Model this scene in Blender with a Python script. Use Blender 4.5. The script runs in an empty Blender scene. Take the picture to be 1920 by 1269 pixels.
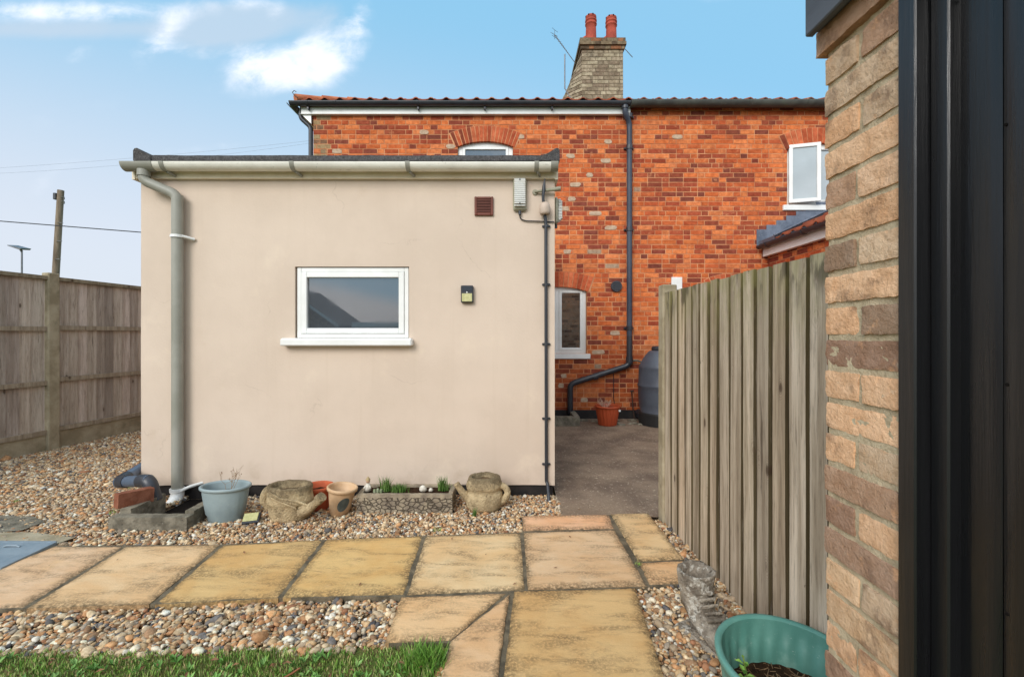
import bpy, math, random
import numpy as np
from mathutils import Vector, Matrix, noise as mn
R = math.radians
rnd = random.Random(7)
S = bpy.context.scene
C = S.collection

# ------------------------------------------------------------ camera
F = 853.33; CH = 1.3; HZ = 628.0
cam = bpy.data.cameras.new('camera'); co = bpy.data.objects.new('camera', cam); C.objects.link(co)
cam.lens = 16; cam.sensor_width = 36; cam.sensor_fit = 'HORIZONTAL'
cam.shift_y = -(634.5-HZ)/1920
cam.clip_start = .01; cam.clip_end = 3000
co.location = (0, 0, CH); co.rotation_euler = (R(90), 0, 0)
S.camera = co
S.view_settings.view_transform = 'Standard'; S.view_settings.look = 'None'
S.view_settings.exposure = 1.5; S.view_settings.gamma = 1
S.render.resolution_x = 1024; S.render.resolution_y = 676

def W(px, py, d): return ((px-960)/F*d, d, CH+(HZ-py)/F*d)
def G(px, py, z=0.0):
    d = F*(CH-z)/(py-HZ); return ((px-960)/F*d, d)
def lin(c):
    c = c/255.0
    return c/12.92 if c <= .04045 else ((c+.055)/1.055)**2.4
def rgb(r, g, b, k=1.0): return (lin(r)*k, lin(g)*k, lin(b)*k, 1)

# ------------------------------------------------------------ node helper
class NT:
    def __init__(s, tree): s.t = tree; s.n = tree.nodes; s.l = tree.links
    def node(s, typ, **kw):
        n = s.n.new(typ)
        for k, v in kw.items(): setattr(n, k, v)
        return n
    def put(s, sock, val):
        if hasattr(val, 'is_output'): s.l.new(val, sock)
        else: sock.default_value = val
    def math(s, op, a, b=0.0, c=0.0, clamp=False):
        n = s.node('ShaderNodeMath', operation=op); n.use_clamp = clamp
        s.put(n.inputs[0], a); s.put(n.inputs[1], b)
        if op in ('MULTIPLY_ADD', 'SMOOTH_MIN'): s.put(n.inputs[2], c)
        return n.outputs[0]
    def mapr(s, v, a, b, c=0.0, d=1.0, smooth=True):
        n = s.node('ShaderNodeMapRange'); n.interpolation_type = 'SMOOTHSTEP' if smooth else 'LINEAR'; n.clamp = True
        s.put(n.inputs['Value'], v); n.inputs['From Min'].default_value = a; n.inputs['From Max'].default_value = b
        n.inputs['To Min'].default_value = c; n.inputs['To Max'].default_value = d
        return n.outputs[0]
    def mix(s, f, a, b, blend='MIX'):
        n = s.node('ShaderNodeMix', data_type='RGBA', blend_type=blend)
        s.put(n.inputs[0], f); s.put(n.inputs[6], a); s.put(n.inputs[7], b)
        return n.outputs[2]
    def noise(s, vec, scale, detail=5, rough=.55, dist=0.0):
        n = s.node('ShaderNodeTexNoise'); s.put(n.inputs['Vector'], vec)
        n.inputs['Scale'].default_value = scale; n.inputs['Detail'].default_value = detail
        n.inputs['Roughness'].default_value = rough; n.inputs['Distortion'].default_value = dist
        return n.outputs['Fac']

# ------------------------------------------------------------ world
SUN_EL, SUN_AZ = R(31), R(206)      # azimuth clockwise from +Y: behind the camera, to its left
w = bpy.data.worlds.new('World'); S.world = w; w.use_nodes = True
T = NT(w.node_tree); T.n.clear()
out = T.node('ShaderNodeOutputWorld'); bg = T.node('ShaderNodeBackground')
T.l.new(bg.outputs[0], out.inputs[0])
sky = T.node('ShaderNodeTexSky', sky_type='NISHITA'); sky.sun_disc = False
sky.sun_elevation = SUN_EL; sky.sun_rotation = SUN_AZ; sky.air_density = 1.0; sky.dust_density = 2.2; sky.ozone_density = 2.0
tc = T.node('ShaderNodeTexCoord'); sep = T.node('ShaderNodeSeparateXYZ'); T.l.new(tc.outputs['Generated'], sep.inputs[0])
ypos = T.math('MAXIMUM', sep.outputs[1], .05)
u = T.math('DIVIDE', sep.outputs[0], ypos); v = T.math('DIVIDE', sep.outputs[2], ypos)
dirv = tc.outputs['Generated']
comb = T.node('ShaderNodeCombineXYZ'); T.l.new(u, comb.inputs[0]); T.l.new(T.math('MULTIPLY', v, 1.5), comb.inputs[1])
uv = comb.outputs[0]
n1 = T.noise(uv, 4.5, 9, .6, .5); n2 = T.noise(uv, 13, 8, .62, .3)
nn = T.math('ADD', T.math('MULTIPLY', n1, .65), T.math('MULTIPLY', n2, .35))
front = T.mapr(sep.outputs[1], .02, .12)
def blob(px, py, rx, ry, ang=0, amp=1.0):
    cx, cy = (px-960)/F, (HZ-py)/F; rx /= F; ry /= F; a = R(ang)
    du = T.math('SUBTRACT', u, cx); dv = T.math('SUBTRACT', v, cy)
    e1 = T.math('DIVIDE', T.math('ADD', T.math('MULTIPLY', du, math.cos(a)), T.math('MULTIPLY', dv, math.sin(a))), rx)
    e2 = T.math('DIVIDE', T.math('SUBTRACT', T.math('MULTIPLY', dv, math.cos(a)), T.math('MULTIPLY', du, math.sin(a))), ry)
    q = T.math('ADD', T.math('MULTIPLY', e1, e1), T.math('MULTIPLY', e2, e2))
    g = T.math('POWER', 2.718, T.math('MULTIPLY', q, -1.0))
    return T.math('MULTIPLY', g, amp)
def addall(l):
    r = l[0]
    for x in l[1:]: r = T.math('ADD', r, x)
    return r
white = addall([blob(535, 135, 105, 36, 6, 1.15), blob(600, 95, 80, 45, 30, .8), blob(672, 45, 26, 62, -8, .75), blob(470, 120, 40, 34, 0, .5),
                blob(60, 22, 330, 22, 0, 1.0), blob(300, 75, 26, 62, -48, .85), blob(370, 95, 130, 18, 0, .45), blob(515, 25, 18, 26, -40, .5),
                blob(75, 352, 26, 58, -48, .42), blob(145, 105, 34, 20, 30, .5), blob(1350, 0, 70, 10, 0, .3), blob(330, 285, 260, 14, 6, .36),
                blob(250, 200, 500, 60, 10, .2), blob(460, 5, 60, 14, 0, .6)])
wmask = T.mapr(T.math('MULTIPLY', white, T.mapr(nn, .33, .67, .1, 1.9, False)), .2, 1.45)
grey = addall([blob(90, 55, 300, 22, 0, .95), blob(440, 60, 140, 42, 8, 1.0), blob(620, 50, 60, 50, 30, .4), blob(430, 20, 150, 25, 0, .6)])
gmask = T.mapr(T.math('ADD', grey, T.math('MULTIPLY', T.math('SUBTRACT', n1, .5), 1.1)), .2, 1.0)
SKYB = (2.5, 5.3, 7.6, 1); SKYH = (6.35, 6.85, 7.7, 1)
# the painted part of the sky: tint of nishita plus haze low down and to the left
col = T.mix(.85, sky.outputs[0], T.mix(T.mapr(T.math('ADD', v, T.math('MULTIPLY', u, .22)), -.05, .72), SKYH, SKYB))
col = T.mix(T.math('MULTIPLY', T.math('MULTIPLY', gmask, front), .75), col, (4.6, 5.6, 6.7, 1))
col = T.mix(T.math('MULTIPLY', T.math('MULTIPLY', wmask, front), .93), col, (8.2, 8.6, 9.4, 1))
# broken cloud behind and above the camera, brighter than the visible sky as added fill
nb = T.noise(dirv, 2.1, 8, .6, .3)
cb = T.mapr(nb, .38, .6)
back = T.math('SUBTRACT', 1.0, front)
col = T.mix(T.math('MULTIPLY', T.math('MULTIPLY', cb, back), .9), col, (13.5, 13.6, 13.8, 1))
T.l.new(col, bg.inputs[0]); bg.inputs[1].default_value = .0455

sl = bpy.data.lights.new('sun', 'SUN'); so = bpy.data.objects.new('sun', sl); C.objects.link(so)
sl.energy = .85; sl.angle = R(30); sl.color = (1, .96, .91)
sd = Vector((math.sin(SUN_AZ)*math.cos(SUN_EL), math.cos(SUN_AZ)*math.cos(SUN_EL), math.sin(SUN_EL)))
so.rotation_euler = sd.to_track_quat('Z', 'Y').to_euler(); so.location = (0, -5, 12)

# ------------------------------------------------------------ materials
MATS = {}
def M(name, c1, c2=None, scale=4, detail=6, rough=.8, bump=.3, bscale=40, bdist=.003, attr=False, spots=(), spec=.3, metal=0, stretch=(1, 1, 1), rvar=0, dist=0.0, noisemix=(.35, .65), extra=None):
    m = bpy.data.materials.new(name); m.use_nodes = True; t = NT(m.node_tree); t.n.clear()
    o = t.node('ShaderNodeOutputMaterial'); p = t.node('ShaderNodeBsdfPrincipled'); t.l.new(p.outputs[0], o.inputs[0])
    tc = t.node('ShaderNodeTexCoord'); mp = t.node('ShaderNodeMapping'); t.l.new(tc.outputs['Object'], mp.inputs[0]); mp.inputs['Scale'].default_value = stretch
    vec = mp.outputs[0]
    c2 = c2 or tuple(x*.75 for x in c1[:3])+(1,)
    n = t.noise(vec, scale, detail, .6, dist)
    f = t.mapr(n, noisemix[0], noisemix[1])
    if attr:
        a = t.node('ShaderNodeAttribute'); a.attribute_name = 'col'
        col = t.mix(f, a.outputs[0], t.mix(1.0, a.outputs[0], c2, 'MULTIPLY'))
    else: col = t.mix(f, c1, c2)
    for sp in spots:
        sc, ss, lo, hi = sp[:4]; amt = sp[4] if len(sp) > 4 else 1.0
        sv = vec
        if len(sp) > 5:
            m2 = t.node('ShaderNodeMapping'); t.l.new(tc.outputs['Object'], m2.inputs[0]); m2.inputs['Scale'].default_value = sp[5]; m2.inputs['Location'].default_value = (3.1, 7.7, ss); sv = m2.outputs[0]
        fn = t.mapr(t.noise(sv, ss, 6, .65), lo, hi)
        col = t.mix(t.math('MULTIPLY', fn, amt), col, sc)
    if extra: col = extra(t, col, tc)
    t.l.new(col, p.inputs['Base Color'])
    p.inputs['Specular IOR Level'].default_value = spec; p.inputs['Metallic'].default_value = metal
    if rvar: t.l.new(t.mapr(t.noise(vec, scale*3, 5), .3, .7, max(.02, rough-rvar), rough+rvar, False), p.inputs['Roughness'])
    else: p.inputs['Roughness'].default_value = rough
    if bump:
        b = t.node('ShaderNodeBump'); b.inputs['Strength'].default_value = bump; b.inputs['Distance'].default_value = bdist
        t.l.new(t.noise(vec, bscale, 8, .62), b.inputs['Height']); t.l.new(b.outputs[0], p.inputs['Normal'])
    MATS[name] = m
    return m

def crack_extra(t, col, tc):
    # hairline cracks and faint run stains in the painted render
    mp = t.node('ShaderNodeMapping'); t.l.new(tc.outputs['Object'], mp.inputs[0]); mp.inputs['Scale'].default_value = (1, 1, 1)
    wn = t.node('ShaderNodeTexNoise'); t.l.new(mp.outputs[0], wn.inputs['Vector']); wn.inputs['Scale'].default_value = 2.6; wn.inputs['Detail'].default_value = 8
    addv = t.node('ShaderNodeVectorMath', operation='MULTIPLY_ADD'); t.l.new(wn.outputs['Color'], addv.inputs[0]); addv.inputs[1].default_value = (.5, .5, .5); t.l.new(mp.outputs[0], addv.inputs[2])
    vo = t.node('ShaderNodeTexVoronoi', feature='DISTANCE_TO_EDGE'); t.l.new(addv.outputs[0], vo.inputs['Vector']); vo.inputs['Scale'].default_value = .8
    edge = t.mapr(vo.outputs['Distance'], .0, .0035, 1, 0)
    msk = t.mapr(t.noise(mp.outputs[0], 1.4, 3), .5, .62)
    col = t.mix(t.math('MULTIPLY', t.math('MULTIPLY', edge, msk), .26), col, rgb(120, 100, 80))
    g = t.node('ShaderNodeSeparateXYZ'); t.l.new(tc.outputs['Object'], g.inputs[0])
    m2 = t.node('ShaderNodeMapping'); t.l.new(tc.outputs['Object'], m2.inputs[0]); m2.inputs['Scale'].default_value = (7, 1, .22)
    col = t.mix(t.math('MULTIPLY', t.mapr(t.noise(m2.outputs[0], 2.2, 7, .65), .52, .8), .16), col, rgb(182, 162, 138))
    m3 = t.node('ShaderNodeMapping'); t.l.new(tc.outputs['Object'], m3.inputs[0]); m3.inputs['Scale'].default_value = (1, 1, 1)
    col = t.mix(t.math('MULTIPLY', t.mapr(t.noise(m3.outputs[0], 120, 3), .7, .74), .5), col, rgb(150, 130, 108))
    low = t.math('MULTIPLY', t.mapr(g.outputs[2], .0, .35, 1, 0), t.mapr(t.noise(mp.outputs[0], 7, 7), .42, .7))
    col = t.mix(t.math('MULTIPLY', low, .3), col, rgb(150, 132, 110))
    return col

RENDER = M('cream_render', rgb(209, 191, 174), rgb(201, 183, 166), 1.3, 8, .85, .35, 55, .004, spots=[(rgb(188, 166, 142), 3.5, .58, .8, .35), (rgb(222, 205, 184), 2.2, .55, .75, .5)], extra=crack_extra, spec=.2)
BLACKP = M('black_plinth', rgb(34, 32, 33), rgb(48, 44, 42), 9, 6, .55, .6, 30, .008, spots=[(rgb(95, 85, 78), 14, .66, .74, .6)])
BRICK = M('brick', (1, 1, 1, 1), (.74, .64, .6, 1), 16, 9, .9, .8, 90, .005, attr=True, spots=[(rgb(150, 78, 52), 2.2, .5, .72, .4), (rgb(222, 158, 112), 9, .6, .74, .45), (rgb(88, 52, 42), 26, .6, .74, .5), (rgb(96, 60, 46), 6, .62, .78, .35, (1, 1, .5))], spec=.15)
MORTAR = M('mortar', rgb(206, 150, 110), rgb(174, 112, 80), 5, 6, .95, .5, 80, .003, spec=.1)
PBRICK = M('buff_brick', (1, 1, 1, 1), (.84, .78, .72, 1), 26, 9, .92, 1.0, 120, .006, attr=True,
           spots=[(rgb(110, 84, 68), 9, .53, .68, .6), (rgb(234, 176, 130), 17, .58, .72, .6), (rgb(70, 52, 44), 60, .64, .72, .55), (rgb(205, 190, 165), 36, .64, .74, .5)], spec=.15)
PMORTAR = M('buff_mortar', rgb(200, 182, 152), rgb(178, 160, 132), 20, 8, .95, 1.0, 130, .006, spots=[(rgb(105, 95, 62), 9, .6, .75, .5)], spec=.1)
def knots(t, col, tc):
    m = t.node('ShaderNodeMapping'); t.l.new(tc.outputs['Object'], m.inputs[0]); m.inputs['Scale'].default_value = (0, 1, .5)
    vo = t.node('ShaderNodeTexVoronoi'); t.l.new(m.outputs[0], vo.inputs['Vector']); vo.inputs['Scale'].default_value = 6.5
    d = t.math('ADD', vo.outputs['Distance'], t.math('MULTIPLY', t.math('SUBTRACT', t.noise(m.outputs[0], 60, 4), .5), .05))
    rings = t.math('MULTIPLY', t.mapr(t.math('SINE', t.math('MULTIPLY', d, 190)), -.2, .9), t.mapr(d, .1, .3, 1, 0))
    col = t.mix(t.math('MULTIPLY', rings, .35), col, rgb(96, 78, 62))
    col = t.mix(t.math('MULTIPLY', t.mapr(d, .05, .12, 1, 0), .8), col, rgb(70, 52, 40))
    m2 = t.node('ShaderNodeMapping'); t.l.new(tc.outputs['Object'], m2.inputs[0]); m2.inputs['Scale'].default_value = (1, 1, .05)
    g = t.noise(m2.outputs[0], 150, 6, .7)
    return t.mix(t.math('MULTIPLY', t.mapr(g, .5, .66), .45), col, rgb(84, 70, 58))
WOODL = M('grey_fence_wood', (1, 1, 1, 1), (.72, .69, .66, 1), 26, 8, .85, .7, 70, .003, attr=True, stretch=(1, 1, .06),
          spots=[(rgb(62, 50, 42), 34, .6, .74, .7, (1, 1, .1)), (rgb(168, 155, 140), 45, .6, .72, .45, (1, 1, .08)), (rgb(60, 48, 40), 10, .7, .74, .85, (1, 1, .55))], spec=.15, extra=lambda t, c, tc: knots(t, c, tc))
def algae(t, col, tc):
    col = knots(t, col, tc)
    g = t.node('ShaderNodeSeparateXYZ'); t.l.new(tc.outputs['Object'], g.inputs[0])
    m = t.node('ShaderNodeMapping'); t.l.new(tc.outputs['Object'], m.inputs[0]); m.inputs['Scale'].default_value = (1, 1, .3)
    nz = t.noise(m.outputs[0], 9, 7)
    a = t.math('MULTIPLY', t.mapr(t.math('ADD', g.outputs[2], t.math('MULTIPLY', nz, .7)), 1.55, 2.05), t.mapr(t.noise(m.outputs[0], 23, 5), .3, .6))
    col = t.mix(t.math('MULTIPLY', a, .5), col, rgb(150, 146, 92))
    b = t.math('MULTIPLY', t.mapr(t.math('ADD', g.outputs[2], t.math('MULTIPLY', nz, .5)), 1.62, 1.85), t.mapr(t.noise(m.outputs[0], 16, 5), .5, .62))
    col = t.mix(t.math('MULTIPLY', b, .65), col, rgb(50, 44, 36))
    return col
WOODR = M('weathered_fence_wood', (1, 1, 1, 1), (.55, .52, .48, 1), 22, 9, .85, .8, 60, .004, attr=True, stretch=(1, 1, .045),
          spots=[(rgb(70, 58, 46), 30, .58, .72, .75, (1, 1, .07)), (rgb(196, 182, 164), 38, .58, .72, .5, (1, 1, .06)), (rgb(66, 54, 44), 9, .69, .72, .8, (1, 1, .5))], spec=.15, extra=algae)
CONC = M('concrete', rgb(172, 160, 136), rgb(140, 128, 104), 5, 8, .92, .7, 60, .005, spots=[(rgb(100, 96, 70), 6, .6, .75, .5), (rgb(90, 84, 72), 22, .62, .74, .5)], spec=.2)
OLDCONC = M('weathered_concrete', rgb(140, 132, 116), rgb(98, 92, 80), 12, 9, .95, 1.0, 50, .01, spots=[(rgb(205, 200, 188), 22, .67, .71, .9), (rgb(48, 44, 38), 30, .6, .7, .7), (rgb(104, 98, 66), 7, .6, .7, .5)], spec=.15)
def mossy(t, col, tc):
    g = t.node('ShaderNodeNewGeometry'); sp_ = t.node('ShaderNodeSeparateXYZ'); t.l.new(g.outputs['Normal'], sp_.inputs[0])
    o = t.node('ShaderNodeSeparateXYZ'); t.l.new(tc.outputs['Object'], o.inputs[0])
    nz = t.noise(tc.outputs['Object'], 34, 8, .7)
    top = t.mapr(t.math('ADD', o.outputs[2], t.math('MULTIPLY', t.math('SUBTRACT', nz, .5), .22)), .17, .25)
    return t.mix(t.math('MULTIPLY', top, .75), col, rgb(92, 80, 62))
STONE = M('mossy_cast_stone', rgb(204, 182, 144), rgb(168, 148, 116), 10, 9, .95, 1.0, 70, .02, spots=[(rgb(82, 70, 50), 15, .6, .74, .6), (rgb(205, 188, 154), 26, .62, .74, .5), (rgb(58, 50, 38), 44, .58, .68, .65)], extra=mossy, spec=.1)
GSTONE = M('lichened_grey_stone', rgb(172, 160, 144), rgb(120, 110, 98), 16, 9, .95, 1.0, 60, .02, spots=[(rgb(208, 202, 190), 24, .52, .62, .85), (rgb(40, 36, 30), 28, .6, .7, .8)], spec=.1)
WHITE = M('white_upvc', rgb(232, 232, 230), rgb(222, 222, 218), 3, 4, .35, .05, 20, .001, spec=.5, spots=[(rgb(190, 182, 165), 5, .68, .85, .35)])
CREAMP = M('cream_paint', rgb(232, 220, 198), rgb(222, 208, 184), 5, 6, .55, .2, 30, .002, spots=[(rgb(140, 128, 104), 9, .6, .8, .5, (.3, 1, 3))])
GUTW = M('old_white_gutter', rgb(232, 229, 218), rgb(212, 208, 196), 3, 7, .45, .15, 40, .002, spots=[(rgb(150, 146, 130), 16, .6, .76, .5, (.4, 1, 2)), (rgb(110, 108, 92), 60, .6, .7, .4)], spec=.4)
GREYP = M('grey_plastic', rgb(152, 150, 140), rgb(138, 137, 126), 3, 6, .42, .08, 30, .001, spots=[(rgb(178, 174, 160), 20, .64, .74, .4)], spec=.4)
BLKPL = M('black_plastic', rgb(40, 42, 48), rgb(52, 54, 60), 3, 5, .38, .06, 30, .001, spec=.5, spots=[(rgb(80, 80, 82), 8, .62, .8, .35)])
SOILPIPE = M('grey_soil_pipe', rgb(92, 104, 122), rgb(80, 92, 108), 3, 5, .35, .05, 30, .001, spec=.5)
IRON = M('old_grey_gutter', rgb(62, 62, 60), rgb(84, 86, 80), 3, 7, .6, .3, 40, .003, spots=[(rgb(92, 110, 70), 5, .6, .75, .4), (rgb(140, 138, 130), 9, .62, .75, .4)], spec=.4)
SLATE = M('weathered_fascia', rgb(88, 92, 100), rgb(62, 66, 74), 9, 8, .7, .6, 40, .004, stretch=(1, .12, 1), spots=[(rgb(120, 124, 128), 16, .6, .72, .6)], spec=.3)
LEAD = M('lead_flashing', rgb(112, 120, 134), rgb(86, 94, 108), 7, 7, .5, .3, 20, .004, spots=[(rgb(170, 174, 178), 9, .6, .75, .5)], spec=.5, metal=.25)
FELT = M('mineral_felt', rgb(86, 84, 84), rgb(62, 60, 60), 60, 8, .95, 1.0, 160, .006, spots=[(rgb(128, 124, 120), 140, .56, .64, .7), (rgb(78, 76, 50), 7, .62, .75, .4)], spec=.2)
TILE = M('clay_pantile', rgb(150, 78, 52), rgb(112, 62, 46), 5, 7, .85, .5, 50, .004, spots=[(rgb(196, 158, 112), 9, .58, .72, .6), (rgb(70, 56, 48), 14, .6, .72, .6)], spec=.2)
CHBRICK = M('sooty_chimney_brick', (1, 1, 1, 1), (.6, .58, .55, 1), 12, 8, .95, .8, 60, .008, attr=True, spots=[(rgb(64, 58, 50), 7, .54, .7, .65), (rgb(190, 176, 140), 16, .6, .72, .5)], spec=.1)
POTM = M('red_chimney_pot', rgb(178, 84, 66), rgb(150, 70, 56), 5, 6, .8, .3, 40, .003, spec=.2)
BLACKW = M('black_gloss_wood', rgb(14, 14, 15), rgb(22, 22, 24), 9, 8, .3, .7, 30, .003, stretch=(1, 1, .05), spots=[(rgb(60, 60, 62), 60, .7, .76, .35), (rgb(110, 108, 104), 150, .73, .77, .6, (1, 1, .6)), (rgb(44, 42, 40), 4, .5, .75, .5, (1, 1, .3))], spec=.5, rvar=.1)
ALU = M('aluminium', rgb(120, 120, 122), None, 3, 4, .4, 0, metal=.7)
WOODP = M('pole_wood', rgb(140, 124, 106), rgb(100, 86, 72), 6, 6, .9, .5, 20, .01, stretch=(1, 1, .1), spots=[(rgb(120, 124, 84), 2, .6, .7, .5)])
TARMAC = M('worn_passage_surface', rgb(150, 130, 110), rgb(116, 98, 84), 2.2, 9, .95, 1.0, 60, .02, spots=[(rgb(198, 180, 156), 44, .58, .66, .85), (rgb(66, 58, 54), 40, .6, .7, .6), (rgb(140, 120, 100), 1.7, .5, .66, .6), (rgb(140, 138, 84), 3.3, .64, .74, .25)], spec=.15)
EARTH = M('earth', rgb(112, 92, 70), rgb(78, 62, 46), 9, 9, .97, 1.0, 60, .012, spots=[(rgb(60, 48, 36), 22, .56, .7, .6)], spec=.1)
SOIL = M('potting_soil', rgb(74, 52, 36), rgb(46, 32, 22), 30, 9, .97, 1.0, 90, .02, spots=[(rgb(130, 104, 74), 60, .62, .7, .8)], spec=.1)
LAWN = M('lawn_soil', rgb(118, 104, 66), rgb(92, 112, 52), 14, 8, .97, 1, 60, .02, spec=.1)
FIELD = M('meadow', rgb(94, 110, 62), rgb(120, 118, 74), .4, 8, .97, .5, 3, .05, spec=.1)
BLUEPL = M('blue_grey_planter', rgb(142, 156, 158), rgb(130, 145, 148), 5, 6, .5, .15, 40, .002, spots=[(rgb(98, 126, 124), 5, .6, .8, .5), (rgb(170, 176, 172), 30, .62, .74, .4)], spec=.4)
TERRA = M('terracotta', rgb(190, 96, 62), rgb(165, 78, 50), 9, 7, .75, .4, 40, .003, spots=[(rgb(205, 150, 118), 12, .62, .76, .5)], spec=.25)
TERRAPL = M('terracotta_plastic', rgb(176, 78, 44), rgb(160, 68, 38), 4, 6, .5, .15, 30, .002, spots=[(rgb(120, 60, 40), 9, .62, .76, .4)], spec=.35)
BEIGE = M('beige_glaze', rgb(202, 170, 134), rgb(186, 148, 110), 8, 7, .55, .3, 30, .003, spots=[(rgb(160, 118, 84), 7, .56, .72, .6), (rgb(216, 190, 158), 14, .62, .75, .5)], spec=.35)
DARKG = M('dark_leaf_emblem', rgb(72, 78, 74), rgb(92, 96, 90), 20, 6, .5, .2, 40, .002)
TEAL = M('teal_planter', rgb(100, 150, 138), rgb(84, 136, 124), 6, 7, .45, .15, 30, .002, spots=[(rgb(150, 184, 172), 8, .54, .75, .6), (rgb(200, 206, 196), 70, .64, .72, .6)], spec=.4)
BUTT = M('grey_water_butt', rgb(82, 88, 98), rgb(72, 76, 86), 3, 5, .45, .1, 20, .002, spec=.4)
DKGREEN = M('dark_plastic_base', rgb(44, 44, 44), None, 3, 5, .5, .1, 20, .002)
STEEL = M('galvanised_cover', rgb(140, 152, 160), rgb(122, 136, 146), 6, 8, .6, .3, 40, .003, metal=.1, spots=[(rgb(158, 168, 172), 9, .56, .74, .55, (.6, 3, 1)), (rgb(70, 70, 66), 18, .62, .72, .4)], spec=.4)
CLEARL = M('prismatic_lens', rgb(226, 226, 222), rgb(205, 205, 200), 3, 3, .18, .0, spec=.6)
LAMPB = M('grey_lamp_base', rgb(160, 156, 136), rgb(140, 136, 116), 6, 5, .5, .15, 30, .002)
BEIGEB = M('beige_box', rgb(196, 176, 160), rgb(178, 160, 144), 8, 5, .6, .2, 30, .002)
BROWNV = M('brown_vent', rgb(110, 56, 40), rgb(96, 48, 34), 6, 5, .5, .1, 30, .002, spec=.4)
DARKHOLE = M('dark_void', rgb(24, 20, 18), None, 3, 2, .9, 0, spec=.1)
SOLARP = M('solar_panel', rgb(24, 28, 38), None, 3, 2, .15, 0, spec=.6)
SOLARL = M('pale_yellow_lens', rgb(196, 192, 140), rgb(180, 176, 124), 40, 3, .3, .2, 120, .002, spec=.5)
NET = M('net_curtain', rgb(196, 200, 200), rgb(160, 166, 168), 9, 7, .9, .5, 20, .01, stretch=(3, 3, .4))
ROOM = M('dim_room', rgb(88, 84, 80), None, 2, 3, .9, 0)
GREEN = M('leaf_green', (1, 1, 1, 1), (.6, .7, .5, 1), 30, 4, .6, 0, attr=True, spec=.3)
STRAW = M('dead_stem', rgb(150, 122, 92), rgb(110, 84, 60), 20, 4, .9, 0)
STRAWP = M('pale_dead_stem', rgb(205, 175, 155), rgb(175, 140, 120), 20, 4, .9, 0)
OWHITE = M('chalky_white', rgb(214, 208, 196), rgb(170, 160, 144), 30, 5, .8, .4, 60, .003)
PEB = M('pebble', (1, 1, 1, 1), (.72, .68, .62, 1), 70, 5, .85, .5, 150, .003, attr=True, spec=.2)
HOUSEW = M('far_brick', rgb(176, 146, 112), rgb(140, 110, 84), 3, 6, .9, .3, 30, .01)
ROOFG = M('far_roof', rgb(96, 88, 78), rgb(78, 70, 62), 3, 6, .9, .3, 30, .01)
WIREM = M('black_wire', rgb(46, 46, 50), None, 3, 2, .6, 0)

def glassmat(name, base, ior=1.9, rough=.02):
    m = bpy.data.materials.new(name); m.use_nodes = True; p = m.node_tree.nodes['Principled BSDF']
    t = NT(m.node_tree)
    tc = t.node('ShaderNodeTexCoord')
    n = t.mapr(t.noise(tc.outputs['Object'], 1.5, 4), .3, .7)
    t.l.new(t.mix(n, base, tuple(x*.8 for x in base[:3])+(1,)), p.inputs['Base Color'])
    t.l.new(t.mapr(t.noise(tc.outputs['Object'], 4, 6), .4, .7, rough, rough+.05), p.inputs['Roughness'])
    p.inputs['IOR'].default_value = ior; p.inputs['Specular IOR Level'].default_value = .5
    p.inputs['Coat Weight'].default_value = .3; p.inputs['Coat Roughness'].default_value = .02
    return m
GLASS = glassmat('window_glass', rgb(66, 72, 80), 2.5, .01)
GLASSD = glassmat('dark_glass', rgb(30, 30, 32), 5.0, .01)
GLASSN = glassmat('frosted_glass', rgb(176, 186, 190), 1.6, .08)

# slab material: attribute col carries the slab's stone colour, alpha-like dirt comes from 'edge'
def slabmat():
    m = bpy.data.materials.new('riven_slab'); m.use_nodes = True; t = NT(m.node_tree); p = t.n['Principled BSDF']
    tc = t.node('ShaderNodeTexCoord'); vec = tc.outputs['Object']
    a = t.node('ShaderNodeAttribute'); a.attribute_name = 'col'; e = t.node('ShaderNodeAttribute'); e.attribute_name = 'edge'
    n = t.mapr(t.noise(vec, 3.5, 8, .6, .4), .35, .65)
    col = t.mix(n, a.outputs[0], t.mix(1.0, a.outputs[0], (.93, .84, .74, 1), 'MULTIPLY'))
    col = t.mix(t.math('MULTIPLY', t.mapr(t.noise(vec, 9, 7, .6, .6), .55, .75), .45), col, rgb(222, 182, 132))
    mp = t.node('ShaderNodeMapping'); t.l.new(vec, mp.inputs[0]); mp.inputs['Rotation'].default_value = (0, 0, .5); mp.inputs['Scale'].default_value = (.6, 2.0, 1)
    st = t.noise(mp.outputs[0], 5, 9, .66, .5); fine = t.noise(vec, 75, 6, .7)
    es = e.outputs['Fac']
    dirt = t.math('MULTIPLY', t.mapr(t.math('ADD', st, t.math('MULTIPLY', es, .25)), .44, .68), t.mapr(fine, .34, .58))
    col = t.mix(t.math('MULTIPLY', dirt, .7), col, rgb(104, 86, 62))
    ed = t.mapr(t.math('ADD', es, t.math('MULTIPLY', t.math('SUBTRACT', t.noise(vec, 28, 6, .7), .5), 2.6)), .62, 1.3)
    col = t.mix(t.math('MULTIPLY', ed, .75), col, rgb(72, 64, 48))
    spk = t.mapr(t.noise(vec, 140, 4, .7), .64, .7)
    col = t.mix(t.math('MULTIPLY', spk, .5), col, rgb(84, 72, 54))
    t.l.new(col, p.inputs['Base Color']); p.inputs['Roughness'].default_value = .9; p.inputs['Specular IOR Level'].default_value = .2
    b = t.node('ShaderNodeBump'); b.inputs['Strength'].default_value = .9; b.inputs['Distance'].default_value = .006
    h = t.math('ADD', t.math('MULTIPLY', t.noise(mp.outputs[0], 7, 9, .62, .3), 1.0), t.math('MULTIPLY', t.noise(vec, 120, 5, .7), .25))
    t.l.new(h, b.inputs['Height']); t.l.new(b.outputs[0], p.inputs['Normal'])
    return m
SLAB = slabmat()

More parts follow.
